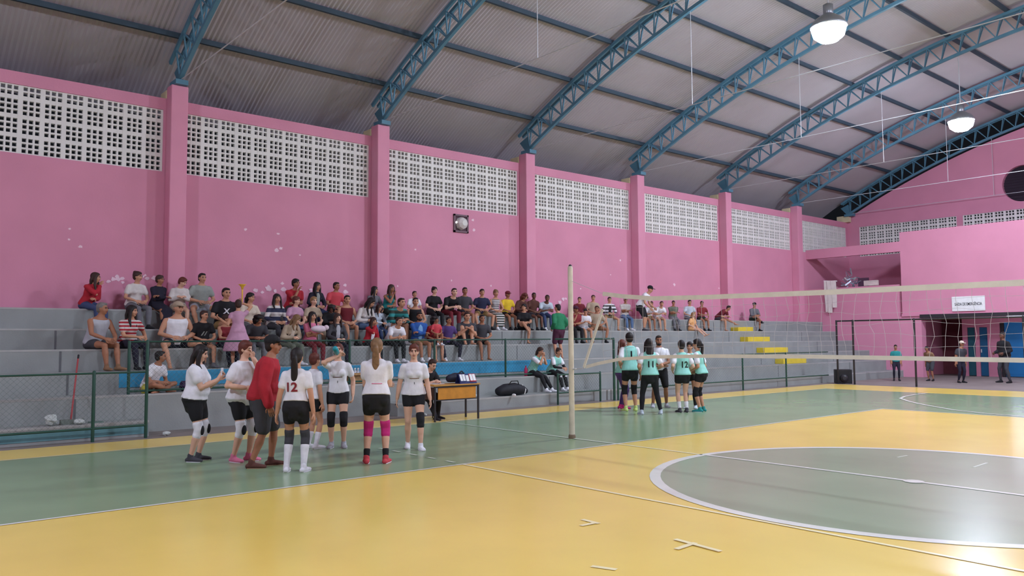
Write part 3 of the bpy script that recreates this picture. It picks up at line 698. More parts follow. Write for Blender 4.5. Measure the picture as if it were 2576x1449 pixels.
def hand(mb, w, d, n, s, curl=.5, side=1):
    """palm, four bent fingers of different length, thumb from the side of the palm"""
    d = d.normalized(); n = (n - d * n.dot(d)).normalized(); l = d.cross(n).normalized() * side
    mb.tube([w - d * .015 * s, w + d * .03 * s, w + d * .082 * s], [(.024 * s, .018 * s), (.038 * s, .015 * s), (.041 * s, .012 * s)], l, 8)
    for i, (o, L) in enumerate(((.030, .066), (.010, .075), (-.011, .070), (-.031, .056))):
        p = w + d * (.084 - .006 * abs(o) / .03) * s + l * o * s; dd = d + l * o * 1.5; pts = [p - d * .012 * s]; a = 0
        for k, f in enumerate((.42, .33, .25)):
            a += curl * (.55, .8, .7)[k]; q = (dd * math.cos(a) + n * math.sin(a)).normalized()
            p = p + q * L * f * s; pts.append(p)
        mb.tube(pts, [.0095 * s, .009 * s, .0082 * s, .0065 * s], l, 6)
    p = w + d * .022 * s + l * .03 * s; q1 = (d * .65 + l * .75 + n * .15).normalized(); q2 = (d * .9 + l * .25 + n * .4).normalized()
    mb.tube([p - q1 * .01 * s, p + q1 * .035 * s, p + q1 * .035 * s + q2 * .03 * s], [.012 * s, .0105 * s, .008 * s], n, 6)
def person(p):
    """p: dict with place, pose, clothes; local frame faces +X, +Y to the left"""
    s = p['s'] / 1.70
    fem = p.get('fem', False); vox = p.get('vox', .02); bw = p.get('b', 1.0)
    pose = p['pose']; sit = p.get('sit', True)
    root = thing('person', p['label'], 'person', p['loc'], p.get('yaw', 0), p.get('group'))
    def S(*a): return V(a) * s
    P = S(*pose.get('P', (0, 0, .135) if sit else (0, 0, .915)))
    lean = math.radians(pose.get('lean', 8 if sit else 2)); bow = math.radians(pose.get('bow', 10 if sit else 3)); tw = math.radians(pose.get('twist', 0)); sl = math.radians(pose.get('side', 0))
    def upv(a): return V((math.sin(a), math.sin(sl), math.cos(a))).normalized()
    spine = [P]; N = 12
    for i in range(N): spine.append(spine[-1] + upv(lean + bow * i / N) * (.52 * s / N))
    def sp(h):
        t = h / .52 * N
        if t <= 0: return P + upv(lean) * h * s
        if t >= N: return spine[-1] + upv(lean + bow) * (h - .52) * s
        i = int(t); return spine[i].lerp(spine[i + 1], t - i)
    f0 = V((1, 0, 0)); l0 = V((0, 1, 0))
    lt = rotz(l0, tw); ut = upv(lean + bow); ft = lt.cross(ut).normalized()
    nb = sp(.52)
    hy, hp = math.radians(pose.get('hy', 0)), math.radians(pose.get('hp', 0))
    hf = rotz(V((1, 0, 0)), hy); hf = (hf * math.cos(hp) - V((0, 0, 1)) * math.sin(hp)).normalized()
    hl = rotz(V((0, 1, 0)), hy); hu = hf.cross(hl).normalized()
    HC = nb + (ut * .35 + hu * .65).normalized() * .147 * s + hf * .012 * s
    HM = Matrix((hf, hl, hu)).transposed()
    def H(x, y, z): return HC + HM @ V((x, y, z)) * s
    sw = (.155 if fem else .178) * bw ** .5
    sh = [sp(.455) + lt * sw * s * k - ut * .034 * s for k in (1, -1)]
    hip = [P + l0 * .088 * s * k - V((0, 0, .03 * s)) for k in (1, -1)]
    ul, fl = .285 * s, .245 * s; tl, cl = .425 * s, .405 * s
    def pt(v):
        if isinstance(v, str):
            k = 1 if v[-1] == 'L' else -1
            return {'face': H(.125, .03 * k, -.07), 'mouth': H(.13, .02 * k, -.05), 'cheek': H(.09, .085 * k, -.05), 'chin': H(.09, .02 * k, -.135), 'eyes': H(.13, .05 * k, -.02), 'head': H(.0, .1 * k, .06)}[v[:-1]] - (hf * .0 + hu * .07) * s
        return S(*v)
    el, wr = [], []
    for k, nm in ((1, 'hl'), (-1, 'hr')):
        tg = pt(pose.get(nm, (.30, .12 * k, .2)) if sit else pose.get(nm, (.03, .24 * k, .80)))
        pole = V(pose.get('pole' + nm[1], (-.5, .75 * k, -.6) if sit else (-.8, .35 * k, -.2)))
        e, w_ = ik(sh[0 if k == 1 else 1], tg, ul, fl, pole); el.append(e); wr.append(w_)
    kn, an = [], []
    for k, nm in ((1, 'fl'), (-1, 'fr')):
        q = pose.get(nm, (.45, .10 * k, None) if sit else (.0, .11 * k, .08)); tg = S(q[0], q[1], q[2] if q[2] is not None else .082 - p.get('drop', .41) / s)
        pole = V(pose.get('k' + nm[1], (.7, .1 * k, .7) if sit else (1, .08 * k, 0)))
        e, w_ = ik(hip[0 if k == 1 else 1], tg, tl, cl, pole); kn.append(e); an.append(w_)
    td = [rotz(V((1, 0, 0)), math.radians(a)) for a in pose.get('toe', (10, -10))]
    tp = [V((0, 0, a)) for a in pose.get('tilt', (0, 0))]
    # --- torso profile
    if fem: prof = [(-.11, .10, .10), (-.02, .172, .122), (.08, .152, .105), (.18, .124, .092), (.30, .138, .106), (.40, .148, .10), (.465, .128, .076), (.515, .058, .056)]
    else: prof = [(-.11, .10, .095), (-.02, .160, .118), (.08, .158, .112), (.18, .150, .104), (.30, .160, .112), (.40, .170, .108), (.465, .148, .084), (.515, .068, .064)]
    def torso(mb, h0, h1, inf, flare=0, caps=True):
        pts, rad, lat = [], [], []
        hs = [h0] + [q[0] for q in prof if h0 < q[0] < h1] + [h1]
        for h in hs:
            i = max(0, min(len(prof) - 2, sum(1 for q in prof if q[0] <= h) - 1)); a, c = prof[i], prof[i + 1]; t = max(0, min(1, (h - a[0]) / (c[0] - a[0])))
            ra = a[1] + (c[1] - a[1]) * t; rb = a[2] + (c[2] - a[2]) * t
            g = bw if h < .42 else bw ** .4
            e = flare * max(0, (.2 - h) / .3)
            pts.append(sp(h) - f0 * (.018 * s * max(0, min(1, (.12 - h) / .12)))); rad.append(((ra * g + inf + e) * s, (rb * g * (1.08 if bw > 1.1 and h < .25 else 1) + inf + e) * s)); lat.append(l0.lerp(lt, max(0, min(1, h / .45))))
        mb.tube(pts, rad, lat, 18, caps)
    def bust(mb, inf, seat=True):
        if fem:
            for k in (1, -1): mb.ell(sp(.315) + ft * .078 * s + lt * .066 * s * k, [(.056 + inf * .6) * s * bw ** .5] * 3)
        if bw > 1.15: mb.ell(sp(.12) + ft * .05 * s, ((.13 + inf) * s, (.15 * bw + inf) * s, .14 * s))
        for k in (0, 1) if seat else (): mb.ell(hip[k] + V((-.045, 0, -.025)) * s, ((.078 + inf) * s * bw ** .5, (.084 + inf) * s * bw ** .5, (.085 + inf) * s))
    ab = bw ** .6
    def arm(mb, i, f, inf):
        """sleeve covering fraction f (0..2) of the arm"""
        pts, rad = [sh[i]], [(.046 * ab + inf) * s]
        if f <= 1: pts += [sh[i].lerp(el[i], f * .5), sh[i].lerp(el[i], f)]; rad += [(.047 * ab + inf) * s, (.045 * ab + inf * 1.3) * s]
        else: pts += [sh[i].lerp(el[i], .5), el[i]]; rad += [(.045 * ab + inf) * s, (.039 * ab + inf) * s]; pts += [el[i].lerp(wr[i], .3 * (f - 1)), el[i].lerp(wr[i], f - 1)]; rad += [(.040 * ab + inf) * s, (.030 * ab + inf) * s]
        mb.tube(pts, rad, lt, 12); mb.ell(sh[i] - lt * .008 * s * (1 if i == 0 else -1), [(.049 * ab + inf * .8) * s] * 3)
    def leg(mb, i, f, inf, f0_=0.0):
        def rr(t):
            ks = [(0, .090 * bw ** .7), (.35, .080 * bw ** .7), (.8, .058 * bw ** .4), (1, .053 * bw ** .4), (1.15, .050), (1.35, .055 * bw ** .3), (1.7, .042), (2, .033)]
            for (a, ra), (c, rc_) in zip(ks, ks[1:]):
                if t <= c: return ra + (rc_ - ra) * (t - a) / (c - a)
            return .033
        def pp(t): return hip[i].lerp(kn[i], t) if t <= 1 else kn[i].lerp(an[i], t - 1)
        ts = [f0_] + [q for q in (.2, .4, .6, .8, 1, 1.15, 1.35, 1.6, 1.8) if f0_ < q < f] + [f]
        mb.tube([pp(t) for t in ts], [(rr(t) + inf) * s for t in ts], l0, 12)
    def foot(mb, i, inf, sole=0):
        A = an[i]; d = (td[i] + tp[i]).normalized(); u = (V((0, 0, 1)) - d * d.z).normalized(); q = inf
        mb.tube([A - d * .045 * s - u * .048 * s, A + d * .02 * s - u * .045 * s, A + d * .10 * s - u * .052 * s, A + d * .165 * s - u * .058 * s],
                [((.03 + q) * s, (.028 + q * .8) * s), ((.036 + q) * s, (.036 + q * .8) * s), ((.042 + q) * s, (.026 + q * .8) * s), ((.034 + q) * s, (.017 + q * .8) * s)], d.cross(u), 12)
        mb.tube([A + u * .015 * s, A - u * .03 * s], [(.034 + q) * s, (.036 + q) * s], l0, 10)
        return d, u
    # --- body
    b = MB(); torso(b, -.11, .515, 0); bust(b, 0)
    for i in (0, 1):
        arm(b, i, 2, 0); b.ell(el[i], [.039 * s * ab] * 3); b.tube([el[i].lerp(wr[i], .8), wr[i] + (wr[i] - el[i]).normalized() * .03 * s], [(.027 * s, .024 * s), (.026 * s, .02 * s)], lt, 8)
        leg(b, i, 2, 0); foot(b, i, 0); b.ell(kn[i], [.053 * s * bw ** .4] * 3)
    b.tube([sp(.47), nb + ut * .02 * s, H(-.015, 0, -.06)], [.066 * s, .052 * s, .05 * s], lt, 12)
    b.ell(H(-.008, 0, .028), (.094 * s, .074 * s, .088 * s), HM); b.ell(H(.018, 0, -.04), (.066 * s, .058 * s, .076 * s), HM); b.ell(H(.045, 0, -.088), (.034 * s, .032 * s, .027 * s), HM)
    b.tube([H(.082, 0, .012), H(.104, 0, -.026), H(.098, 0, -.036)], [.010 * s, .014 * s, .015 * s], hl, 6)
    for k in (1, -1): b.ell(H(-.006, .073 * k, -.008), (.018 * s, .012 * s, .03 * s), HM); b.ell(H(.045, .04 * k, -.03), (.03 * s, .026 * s, .03 * s), HM)
    ex = MB()
    for i, k in ((0, 1), (1, -1)):
        d = (wr[i] - el[i]).normalized(); hd = pose.get('dl' if k == 1 else 'dr')
        if hd: d = V(hd)
        elif sit and not isinstance(pose.get('hl' if k == 1 else 'hr', ()), str): d = (d + V((0, -.6 * k, 0))).normalized()
        n = V(pose.get('nl' if k == 1 else 'nr', (0, -1 * k, -.4) if sit else (0, -1 * k, .0)))
        hand(ex, wr[i] + (wr[i] - el[i]).normalized() * .015 * s, d, n, s, pose.get('curl', .45), 1 if k == 1 else -1)
    ex.cur = 1
    for k in (1, -1):
        ex.ell(H(.083, .032 * k, .006), (.009 * s, .013 * s, .008 * s), HM, 8, 5)
        ex.tube([H(.087, .015 * k, .026), H(.083, .048 * k, .027)], .0055 * s, hu, 5)
    ex.cur = 2; ex.ell(H(.083, 0, -.062), (.009 * s, .024 * s, .0085 * s), HM, 8, 5)
    finish(fuse(b, vox), 'body', [SKIN[p.get('skin', 'm')], EYE, LIPS], root, ex)
    # --- hair
    hs, hc = p.get('hair', ('short', 'k'))
    b = MB()
    if hs != 'bald':
        big = .010 if fem else .004
        b.ell(H(-.022, 0, .036), ((.092 + big) * s, (.078 + big) * s, (.092 + big) * s), HM); b.ell(H(-.045, 0, -.01), ((.062 + big) * s, (.072 + big) * s, .085 * s), HM)
        if hs == 'short': b.ell(H(.03, 0, .09), (.055 * s, .06 * s, .03 * s), HM)
        if fem or hs in ('long', 'tail', 'bun', 'big'): b.ell(H(.02, 0, .075), (.066 * s, .070 * s, .048 * s), HM)
        if hs == 'big':
            for a in range(10): b.ell(H(-.03 + .06 * math.cos(a * 2.1), .085 * math.sin(a * 1.3), .02 + .06 * math.sin(a * 2.7)), [.05 * s] * 3)
            b.ell(H(-.06, 0, -.08), (.08 * s, .11 * s, .1 * s), HM)
        if hs == 'long':
            L = p.get('hlen', .30)
            b.tube([H(-.05, 0, .03), H(-.085, 0, -.08), H(-.07, 0, -.12) - V((0, 0, .08)) * s - ft * .03 * s, H(-.07, 0, -.12) - V((0, 0, L - .06)) * s - ft * .05 * s], [(.085 * s, .05 * s), (.088 * s, .045 * s), (.09 * s, .035 * s), (.06 * s, .022 * s)], hl, 12)
            for k in (1, -1): b.tube([H(.02, .074 * k, .04), H(.012, .088 * k, -.07), H(.0, .095 * k, -.12) - V((0, 0, .06)) * s + ft * .02 * s, H(.0, .09 * k, -.12) - V((0, 0, L * .6)) * s + ft * .07 * s], [(.022 * s, .03 * s), (.026 * s, .04 * s), (.026 * s, .035 * s), (.014 * s, .02 * s)], hl, 8)
        if hs == 'tail':
            L = p.get('hlen', .34)
            b.ell(H(-.1, 0, .03), (.03 * s, .028 * s, .028 * s), HM)
            b.tube([H(-.1, 0, .03), H(-.135, 0, -.01), H(-.13, 0, -.1), H(-.12, 0, -.12) - V((0, 0, L * .55)) * s, H(-.10, 0, -.12) - V((0, 0, L)) * s], [.024 * s, .034 * s, (.05 * s, .034 * s), (.052 * s, .03 * s), (.02 * s, .014 * s)], hl, 10)
        if hs == 'bun': b.ell(H(-.075, 0, .105), (.045 * s, .045 * s, .042 * s), HM)
        finish(fuse(b, vox * .8, 2), 'hair', [HAIRC[hc]], root)
    if p.get('beard'):
        b = MB(); b.ell(H(.04, 0, -.09), (.052 * s, .05 * s, .034 * s), HM); b.ell(H(.0, .055, -.06), (.03 * s, .014 * s, .05 * s), HM); b.ell(H(.0, -.055, -.06), (.03 * s, .014 * s, .05 * s), HM); finish(fuse(b, vox * .7), 'beard', [HAIRC[hc]], root)
    if p.get('cap'):
        b = MB(); b.ell(H(-.016, 0, .062), (.108 * s, .092 * s, .082 * s), HM); finish(fuse(b, vox * .7), 'cap', [cloth(p['cap'])], root)
        b = MB(); cd_ = pose.get('capdir', 1); b.tube([H(.06 * cd_, 0, .052), H(.13 * cd_, 0, .046), H(.175 * cd_, 0, .036)], [(.075 * s, .010 * s), (.072 * s, .009 * s), (.045 * s, .006 * s)], hl, 12); b.build('cap_brim', cloth(p['cap']), root, True)
    # --- clothes
    tt, tc = p.get('top', ('t', 'white')); bt, bc = p.get('bot', ('p', 'jean')); g = p.get('inf', .016)
    shirt = None
    if tt != 'n':
        b = MB(); low = p.get('hem', -.05 if sit else -.03); torso(b, low, .505 if tt not in 'k' else .47, g, p.get('flare', .016), False); bust(b, g, False) if fem and tt != 'd' or bw > 1.1 else None
        fr = {'t': .55, 'l': 1.93, 'j': 1.95, 'k': 0, 'd': .3}[tt]
        if fr:
            for i in (0, 1): arm(b, i, fr, g * (1.25 if tt == 'j' else 1))
        if tt == 'j': b.tube([sp(.46), nb - ut * .006 * s - ft * .014 * s], [.082 * s, .074 * s], lt, 12, False)
        if tt == 'd':
            if sit: b.tube([P + V((-.03, 0, 0)) * s, (kn[0] + kn[1]) / 2 * .6 + P * .4, (kn[0] + kn[1]) / 2], [(.19 * s, .12 * s), (.2 * s, .1 * s), (.18 * s, .085 * s)], l0, 14)
            else: b.tube([sp(.12), P, P - V((0, 0, .25)) * s, P - V((0, 0, p.get('dl', .42))) * s], [(.15 * s, .11 * s), (.19 * s, .14 * s), (.21 * s * p.get('dw', 1), .17 * s * p.get('dw', 1)), (.25 * s * p.get('dw', 1), .20 * s * p.get('dw', 1))], l0, 16, False)
        nm = {'t': 'shirt', 'l': 'long_sleeved_shirt', 'j': 'jacket', 'k': 'tank_top', 'd': 'dress'}[tt]
        shirt = finish(fuse(b, vox, 3), nm, [cloth(tc)], root)
        if tt == 'j' and p.get('inner'):
            b = MB(); b.tube([sp(.05) + ft * (.105 * bw + .03) * s, sp(.25) + ft * (.105 * bw + .028) * s, sp(.40) + ft * .105 * s, sp(.475) + ft * .075 * s], [(.05 * s, .018 * s), (.07 * s, .02 * s), (.07 * s, .022 * s), (.045 * s, .02 * s)], lt, 10); finish(fuse(b, vox * .8), 'undershirt', [cloth(p['inner'])], root)
        if p.get('sleeves'):
            for i in (0, 1):
                b = MB(); arm(b, i, .62, g + .004); finish(fuse(b, vox, 2), 'sleeve', [cloth(p['sleeves'])], root)
        if p.get('armsleeve'):
            for i in (0, 1):
                b = MB(); b.tube([sh[i].lerp(el[i], .7), el[i], el[i].lerp(wr[i], .9)], [.05 * s, .047 * s, .034 * s], lt, 10); finish(fuse(b, vox * .8), 'arm_sleeve', [cloth(p['armsleeve'])], root)
    if bt != 'n':
        b = MB(); gi = g * .7; torso(b, -.115, p.get('waist', .06 if sit else .12), gi); bust(b, gi) if not fem else [b.ell(hip[k] + V((-.045, 0, -.025)) * s, [(.08 + gi) * s * bw ** .5] * 3) for k in (0, 1)]
        if bt == 'k':
            m = (kn[0] + kn[1]) / 2
            if sit: b.tube([P, P.lerp(m, .6), m, m.lerp((an[0] + an[1]) / 2, p.get('skl', .15))], [(.18 * s, .11 * s), (.19 * s, .1 * s), (.17 * s, .09 * s), (.15 * s, .08 * s)], l0, 14)
            else: b.tube([P, P - V((0, 0, .3)) * s], [(.19 * s, .14 * s), (.21 * s, .17 * s)], l0, 14)
        else:
            f = p.get('sf', {'s': .42, 'h': .34, 'm': .88, 'p': 1.93}[bt])
            for i in (0, 1): leg(b, i, f, gi * (1.0 if bt in 'sh' else 1.3 if bt == 'm' else .9) + (.012 if bt == 'm' else 0)); b.ell(kn[i], [(.056 + gi) * s] * 3) if bt == 'p' else None
        finish(fuse(b, vox, 3), {'k': 'skirt', 's': 'shorts', 'h': 'shorts', 'm': 'shorts', 'p': 'trousers'}[bt], [cloth(bc)], root)
    if p.get('shoe'):
        for i in (0, 1):
            b = MB(); foot(b, i, .009); o = finish(fuse(b, vox * .7, 2), 'shoe', [cloth(p['shoe'])], root)
            if vox < .015:
                A = an[i]; d = (td[i] + tp[i]).normalized(); u = (V((0, 0, 1)) - d * d.z).normalized()
                b = MB(); b.tube([A - d * .045 * s - u * .075 * s, A + d * .09 * s - u * .076 * s, A + d * .165 * s - u * .076 * s], [(.036 * s, .010 * s), (.048 * s, .010 * s), (.038 * s, .010 * s)], d.cross(u), 12); b.build('sole', cloth(p.get('sole', 'white')), o, True)
    if p.get('sock'):
        for i in (0, 1):
            b = MB(); leg(b, i, 2, .006, p['sock'][1]); finish(fuse(b, vox * .7), 'sock', [cloth(p['sock'][0])], root)
    if p.get('pad'):
        for i in (0, 1):
            if i in p.get('padi', (0, 1)):
                b = MB(); leg(b, i, 1.22, .012, .80); fwd = (kn[i] - (hip[i] + an[i]) / 2).normalized() if pose.get('kp') is None else V(pose['kp'])
                b.ell(kn[i] + V((1, 0, 0)) * .035 * s, (.035 * s, .05 * s, .07 * s)); o = finish(fuse(b, vox * .7), 'knee_pad', [cloth(p['pad'])], root)
                if p.get('pad2'):
                    b = MB(); b.ell(kn[i] + V((.05, 0, -.01)) * s, (.03 * s, .048 * s, .075 * s)); finish(fuse(b, vox * .7), 'pad_front', [cloth(p['pad2'])], o)
    # --- numbers and prints laid on the cloth
    for txt, size, h, side, colr, face, wx in p.get('print', ()):
        tree = BVHTree.FromPolygons([v.co for v in shirt.data.vertices], [tuple(q.vertices) for q in shirt.data.polygons])
        cu = bpy.data.curves.new('print', 'FONT'); cu.body = txt; cu.size = size * s; cu.align_x = 'CENTER'; cu.align_y = 'CENTER'; cu.offset = size * .03 * s
        tmp = bpy.data.objects.new('print', cu); TMP.collection.objects.link(tmp); dg = bench()
        me = bpy.data.meshes.new_from_object(tmp.evaluated_get(dg)); bpy.data.objects.remove(tmp)
        bm = bmesh.new(); bm.from_mesh(me); bmesh.ops.triangulate(bm, faces=bm.faces[:])
        for _ in range(2): bmesh.ops.subdivide_edges(bm, edges=bm.edges[:], cuts=1)
        fd = ft * face; rt = lt * face * -1 * -1
        rgt = fd.cross(ut) * -1
        c0 = sp(h) + rgt * side * s
        for v in bm.verts:
            q = c0 + rgt * v.co.x * wx + ut * v.co.y + fd * .4
            hit, nn, _i, _d = tree.ray_cast(q, -fd)
            v.co = (hit if hit else q - fd * .28) + fd * .006
        bm.to_mesh(me); bm.free(); me.materials.clear(); me.materials.append(cloth(colr)); me.name = 'shirt_print'
        o = bpy.data.objects.new('shirt_print', me); COL.objects.link(o); o.parent = root
    return root, dict(wr=wr, el=el, kn=kn, an=an, head=HC)
# ------------------------------------------------------------------ spectators on the steps
POSES = dict(
    LAP={}, LAPF=dict(lean=12, hl=(.42, .1, .2), hr=(.44, -.14, .2), fl=(.5, .1, None), fr=(.46, -.1, None)),
    ELB=dict(lean=28, bow=30, hl=(.50, .03, .22), hr=(.48, -.03, .24), hp=-4),
    CRS=dict(lean=6, hl=(.22, -.09, .36), hr=(.25, .08, .34), curl=.9, dl=(.1, -1, 0), dr=(.1, 1, 0)),
    CHN=dict(lean=16, bow=14, hr='chinR', hl=(.26, -.02, .24), poler=(.2, -.4, -1)),
    FACE=dict(lean=20, bow=18, hl='faceL', hr='faceR', polel=(.3, .35, -1), poler=(.3, -.35, -1), hp=10, fl=(.62, .1, None), fr=(.56, -.08, None)),
    FACE1=dict(lean=14, hr='faceR', poler=(.3, -.5, -1), hl=(.3, .05, .22), hp=8),
    XLEG=dict(lean=10, fr=(.60, .06, -.06), kr=(.5, -.3, 1), fl=(.42, .06, None), hl=(.38, .05, .26), hr=(.36, -.02, .27)),
    KNE=dict(lean=14, bow=22, fl=(.34, .09, .08), fr=(.36, -.09, .08), kl=(.4, .1, 1), kr=(.4, -.1, 1), hl=(.36, .05, .42), hr=(.36, -.05, .42)),
    OUT=dict(lean=4, fl=(.74, .08, -.18), fr=(.72, -.06, -.22), hl=(.25, .1, .2), hr=(.2, -.12, .2), tilt=(.6, .6)),
    OUTB=dict(lean=36, bow=34, fl=(.78, .02, -.16), fr=(.40, -.14, None), hl=(.5, .06, .16), hr=(.42, -.06, .18), hp=25),
    OPN=dict(lean=9, fl=(.42, .22, None), fr=(.42, -.22, None), kl=(.7, .6, .5), kr=(.7, -.6, .5), hl=(.28, .14, .22), hr=(.28, -.14, .22)),
    PHN=dict(lean=14, bow=16, hl=(.30, .04, .34), hr=(.30, -.05, .34), hp=25),
    DWN=dict(lean=18, bow=26, hl=(.34, .06, .24), hr=(.32, -.06, .24), hp=28),
    LN=dict(lean=12, side=-4, twist=-8, hr=(.34, -.02, .24), hl=(.20, .26, .14)),
    XSIT=dict(lean=14, bow=22, fl=(.30, -.12, .07), fr=(.36, .12, .07), kl=(.5, 1, .3), kr=(.5, -1, .3), hl=(.34, .06, .2), hr=(.36, -.04, .22), toe=(-80, 80)),
    KHOLD=dict(lean=18, bow=22, fl=(.52, .1, None), fr=(.50, -.08, None), hl=(.50, .06, .20), hr=(.48, -.06, .22)))
def SP(y, k, s, fem, pose, yaw, hy, skin, hs, hc, tt, tc, bt, bc, shoe, label, **kw):
    po = dict(POSES[pose]); po['hy'] = hy; po['toe'] = po.get('toe', (12, -12))
    low = TOP[k - 1] if k else 0
    p = dict(loc=(XK[k] - (.17 if k == 5 else .22) + kw.pop('dx', 0), y, TOP[k] + .005), yaw=math.radians(yaw), s=s, fem=bool(fem), pose=po, skin=skin, hair=(hs, hc), top=(tt, tc), bot=(bt, bc), shoe=shoe,
             label=label, group='spectators on the stand', vox=.019 if y < 14 else .022, drop=TOP[k] - low - .005, **kw)
    r = person(p); r[0].scale = (1.05, 1.10, 1.0)
    return r
SP(4.07, 5, 1.47, 1, 'CHN', 31, 31, 'm', 'long', 'b', 'j', 'red', 'p', 'jean', 'white', 'woman in a red jacket with long brown hair, leftmost on the top step', hlen=.34)
SP(4.99, 5, 1.55, 1, 'LAP', 14, 25, 'm', 'bun', 'b', 't', 'offw', 'p', 'grey', 'black', 'woman in pale shirt with hair tied up, second from left on the top step')
SP(5.46, 5, 1.44, 1, 'CRS', 17, 19, 't', 'short', 'b', 'l', 'dnavy', 'k', 'dnavy', 'black', 'woman wrapped in dark navy clothes to the ankles, in front of the first wall column', skl=.8)
SP(5.92, 5, 1.44, 1, 'PHN', -3, 43, 'l', 'short', 'a', 'l', 'offw', 's', 'beige', None, 'woman in a white sweater with short auburn hair beside the man in grey green')
SP(6.38, 5, 1.61, 0, 'OPN', 8, 2, 'm', 'short', 'k', 't', 'sgrey', 's', 'lgrey', None, 'big man in a grey green shirt with knees apart on the top step', b=1.15)
SP(6.71, 4, 1.74, 0, 'LAP', 0, 6, 'm', 'short', 'k', 't', 'black', 's', 'khaki', 'black', 'young man in a black shirt with a white mark on the chest', print=(('X',.16,.30,0,'white',1,1),))
SP(7.26, 4, 1.57, 1, 'LAP', 7, 25, 'm', 'tail', 'k', 't', 'cream', 'p', 'grey', 'black', 'woman in a cream shirt behind the yellow horn')
SP(3.93, 3, 1.71, 0, 'LAPF', 25, 22, 't', 'short', 'g', 'k', 'lgrey', 's', 'dgrey', 'tan', 'heavy man in a grey tank top with bare legs, leftmost of the lower rows', b=1.1)
SP(4.53, 3, 1.63, 1, 'LN', 19, 25, 'm', 'long', 'k', 't', 'red/offw/14', 'p', 'dnavy', 'black', 'woman in a red and white striped top with long dark hair')
SP(5.44, 3, 1.78, 0, 'OPN', 2, 14, 'm', 'bald', 'g', 'k', 'white', 's', 'dnavy', None, 'broad older man in a white tank top and pale cap', b=1.15, cap='beige')
SP(5.98, 3, 1.47, 0, 'LAP', 5, 23, 'm', 'short', 'b', 't', 'black', 's', 'dgrey', 'grey', 'boy with a flushed face in a black shirt printed with grey', print=(('//',.14,.25,0,'sgrey',1,1.6),))
SP(6.46, 3, 1.34, 1, 'LN', 12, 36, 'm', 'short', 'b', 'k', 'dred', 'p', 'dnavy', 'black', 'woman in a dark red top leaning on her arm beside the pink dress')
SP(7.15, 3, 1.48, 0, 'DWN', -9, 15, 't', 'big', 'k', 't', 'dgrey', 'p', 'grey', 'black', 'child with bushy dark hair looking down, right of the pink dress')
SP(4.62, 1, 1.52, 0, 'XSIT', 31, 45, 't', 'short', 'k', 't', 'white', 's', 'khaki', None, 'boy in white sitting cross legged on the ledge before the blue riser', dx=-.2)
SP(7.90, 4, 1.56, 1, 'LAP', 6, -2, 'm', 'long', 'k', 'l', 'navy/offw/5', 'p', 'dgrey', 'black', 'woman in a navy top with white bands, arms on her knees', hlen=.2)
SP(8.65, 5, 1.59, 1, 'CHN', -3, 22, 't', 'short', 'k', 't', 'red', 'p', 'dgrey', 'black', 'woman in a bright red shirt with a hand at her chin on the top step', b=1.1)
SP(8.38, 4, 1.48, 1, 'LAP', 9, 27, 'l', 'short', 'a', 't', 'lilac', 'p', 'ljean', 'white', 'auburn haired woman in a pale lilac top, below the woman in bright red')
SP(9.25, 5, 1.45, 1, 'LAP', 8, 15, 'm', 'long', 'k', 'j', 'dnavy', 'p', 'jean', 'black', 'woman in a dark jacket with long dark hair, between the two red shirts', inner='sgrey')
SP(8.84, 4, 1.49, 1, 'LAP', 5, -4, 'l', 'short', 'y', 't', 'beige', 'p', 'beige', 'tan', 'fair haired woman in a beige top, below the woman in the dark jacket')
SP(9.79, 5, 1.49, 0, 'LAP', 3, 14, 't', 'short', 'k', 't', 'coral', 's', 'dgrey', 'black', 'man in a coral red shirt on the top step')
SP(9.76, 4, 1.61, 0, 'LAP', -5, -11, 'm', 'short', 'k', 'k', 'wine', 's', 'lgrey', 'black', 'slim man in a dark red tank top')
SP(7.90, 3, 1.49, 1, 'DWN', 14, 28, 'l', 'long', 'h', 'j', 'beige', 'p', 'olive', 'white', 'light brown haired woman in a beige grey cardigan, head turned right', inner='cream', hlen=.22)
SP(8.47, 3, 1.50, 1, 'CRS', 5, 7, 'm', 'long', 'k', 't', 'pink', 'p', 'wine', 'white', 'woman with long black hair holding a bundle in front of a pink top')
SP(9.30, 4, 1.26, 1, 'DWN', -8, -20, 'd', 'big', 'k', 'j', 'black', 'p', 'dnavy', 'black', 'person with bushy black hair bending sideways in a black jacket')
SP(9.12, 3, 1.45, 1, 'LAP', 0, 1, 'l', 'long', 'b', 'j', 'dgrey', 'p', 'dnavy', 'black', 'woman in a charcoal cardigan with dark hair, left of the red cardigan', inner='lgrey', hlen=.2)
SP(10.91, 5, 1.38, 1, 'LN', 10, 32, 'm', 'long', 'k', 'l', 'grey', 'p', 'dgrey', 'black', 'woman with long black hair and grey top bending forward near the second column')
SP(10.21, 4, 1.66, 1, 'DWN', 11, 23, 'm', 'long', 'k', 'l', 'offw', 'p', 'ljean', 'white', 'woman in a white cardigan with long black hair covering her back')
SP(10.67, 4, 1.22, 1, 'LN', 6, 22, 'm', 'long', 'b', 'l', 'skyw', 'p', 'jean', 'black', 'woman in a pale green top with long brown hair')
SP(11.37, 5, 1.53, 1, 'CHN', 1, 11, 't', 'long', 'b', 'k', 'teal', 'p', 'dgreen', 'black', 'woman in teal with a hand at her chin before the second wall column')
SP(11.13, 4, 1.78, 0, 'ELB', 2, 6, 'm', 'short', 'b', 'l', 'teal/dgreen/6', 's', 'white', 'white', 'boy in a teal sweatshirt leaning on his knees')
SP(12.20, 5, 1.22, 0, 'LAP', -4, -1, 'm', 'short', 'k', 't', 'white', 's', 'grey', 'black', 'man in a white shirt, mostly hidden by the man in a black tank top')
SP(11.81, 4, 1.61, 0, 'LAP', -15, -5, 'm', 'short', 'k', 'k', 'black', 's', 'dnavy', 'black', 'man in a black tank top with bare arms')
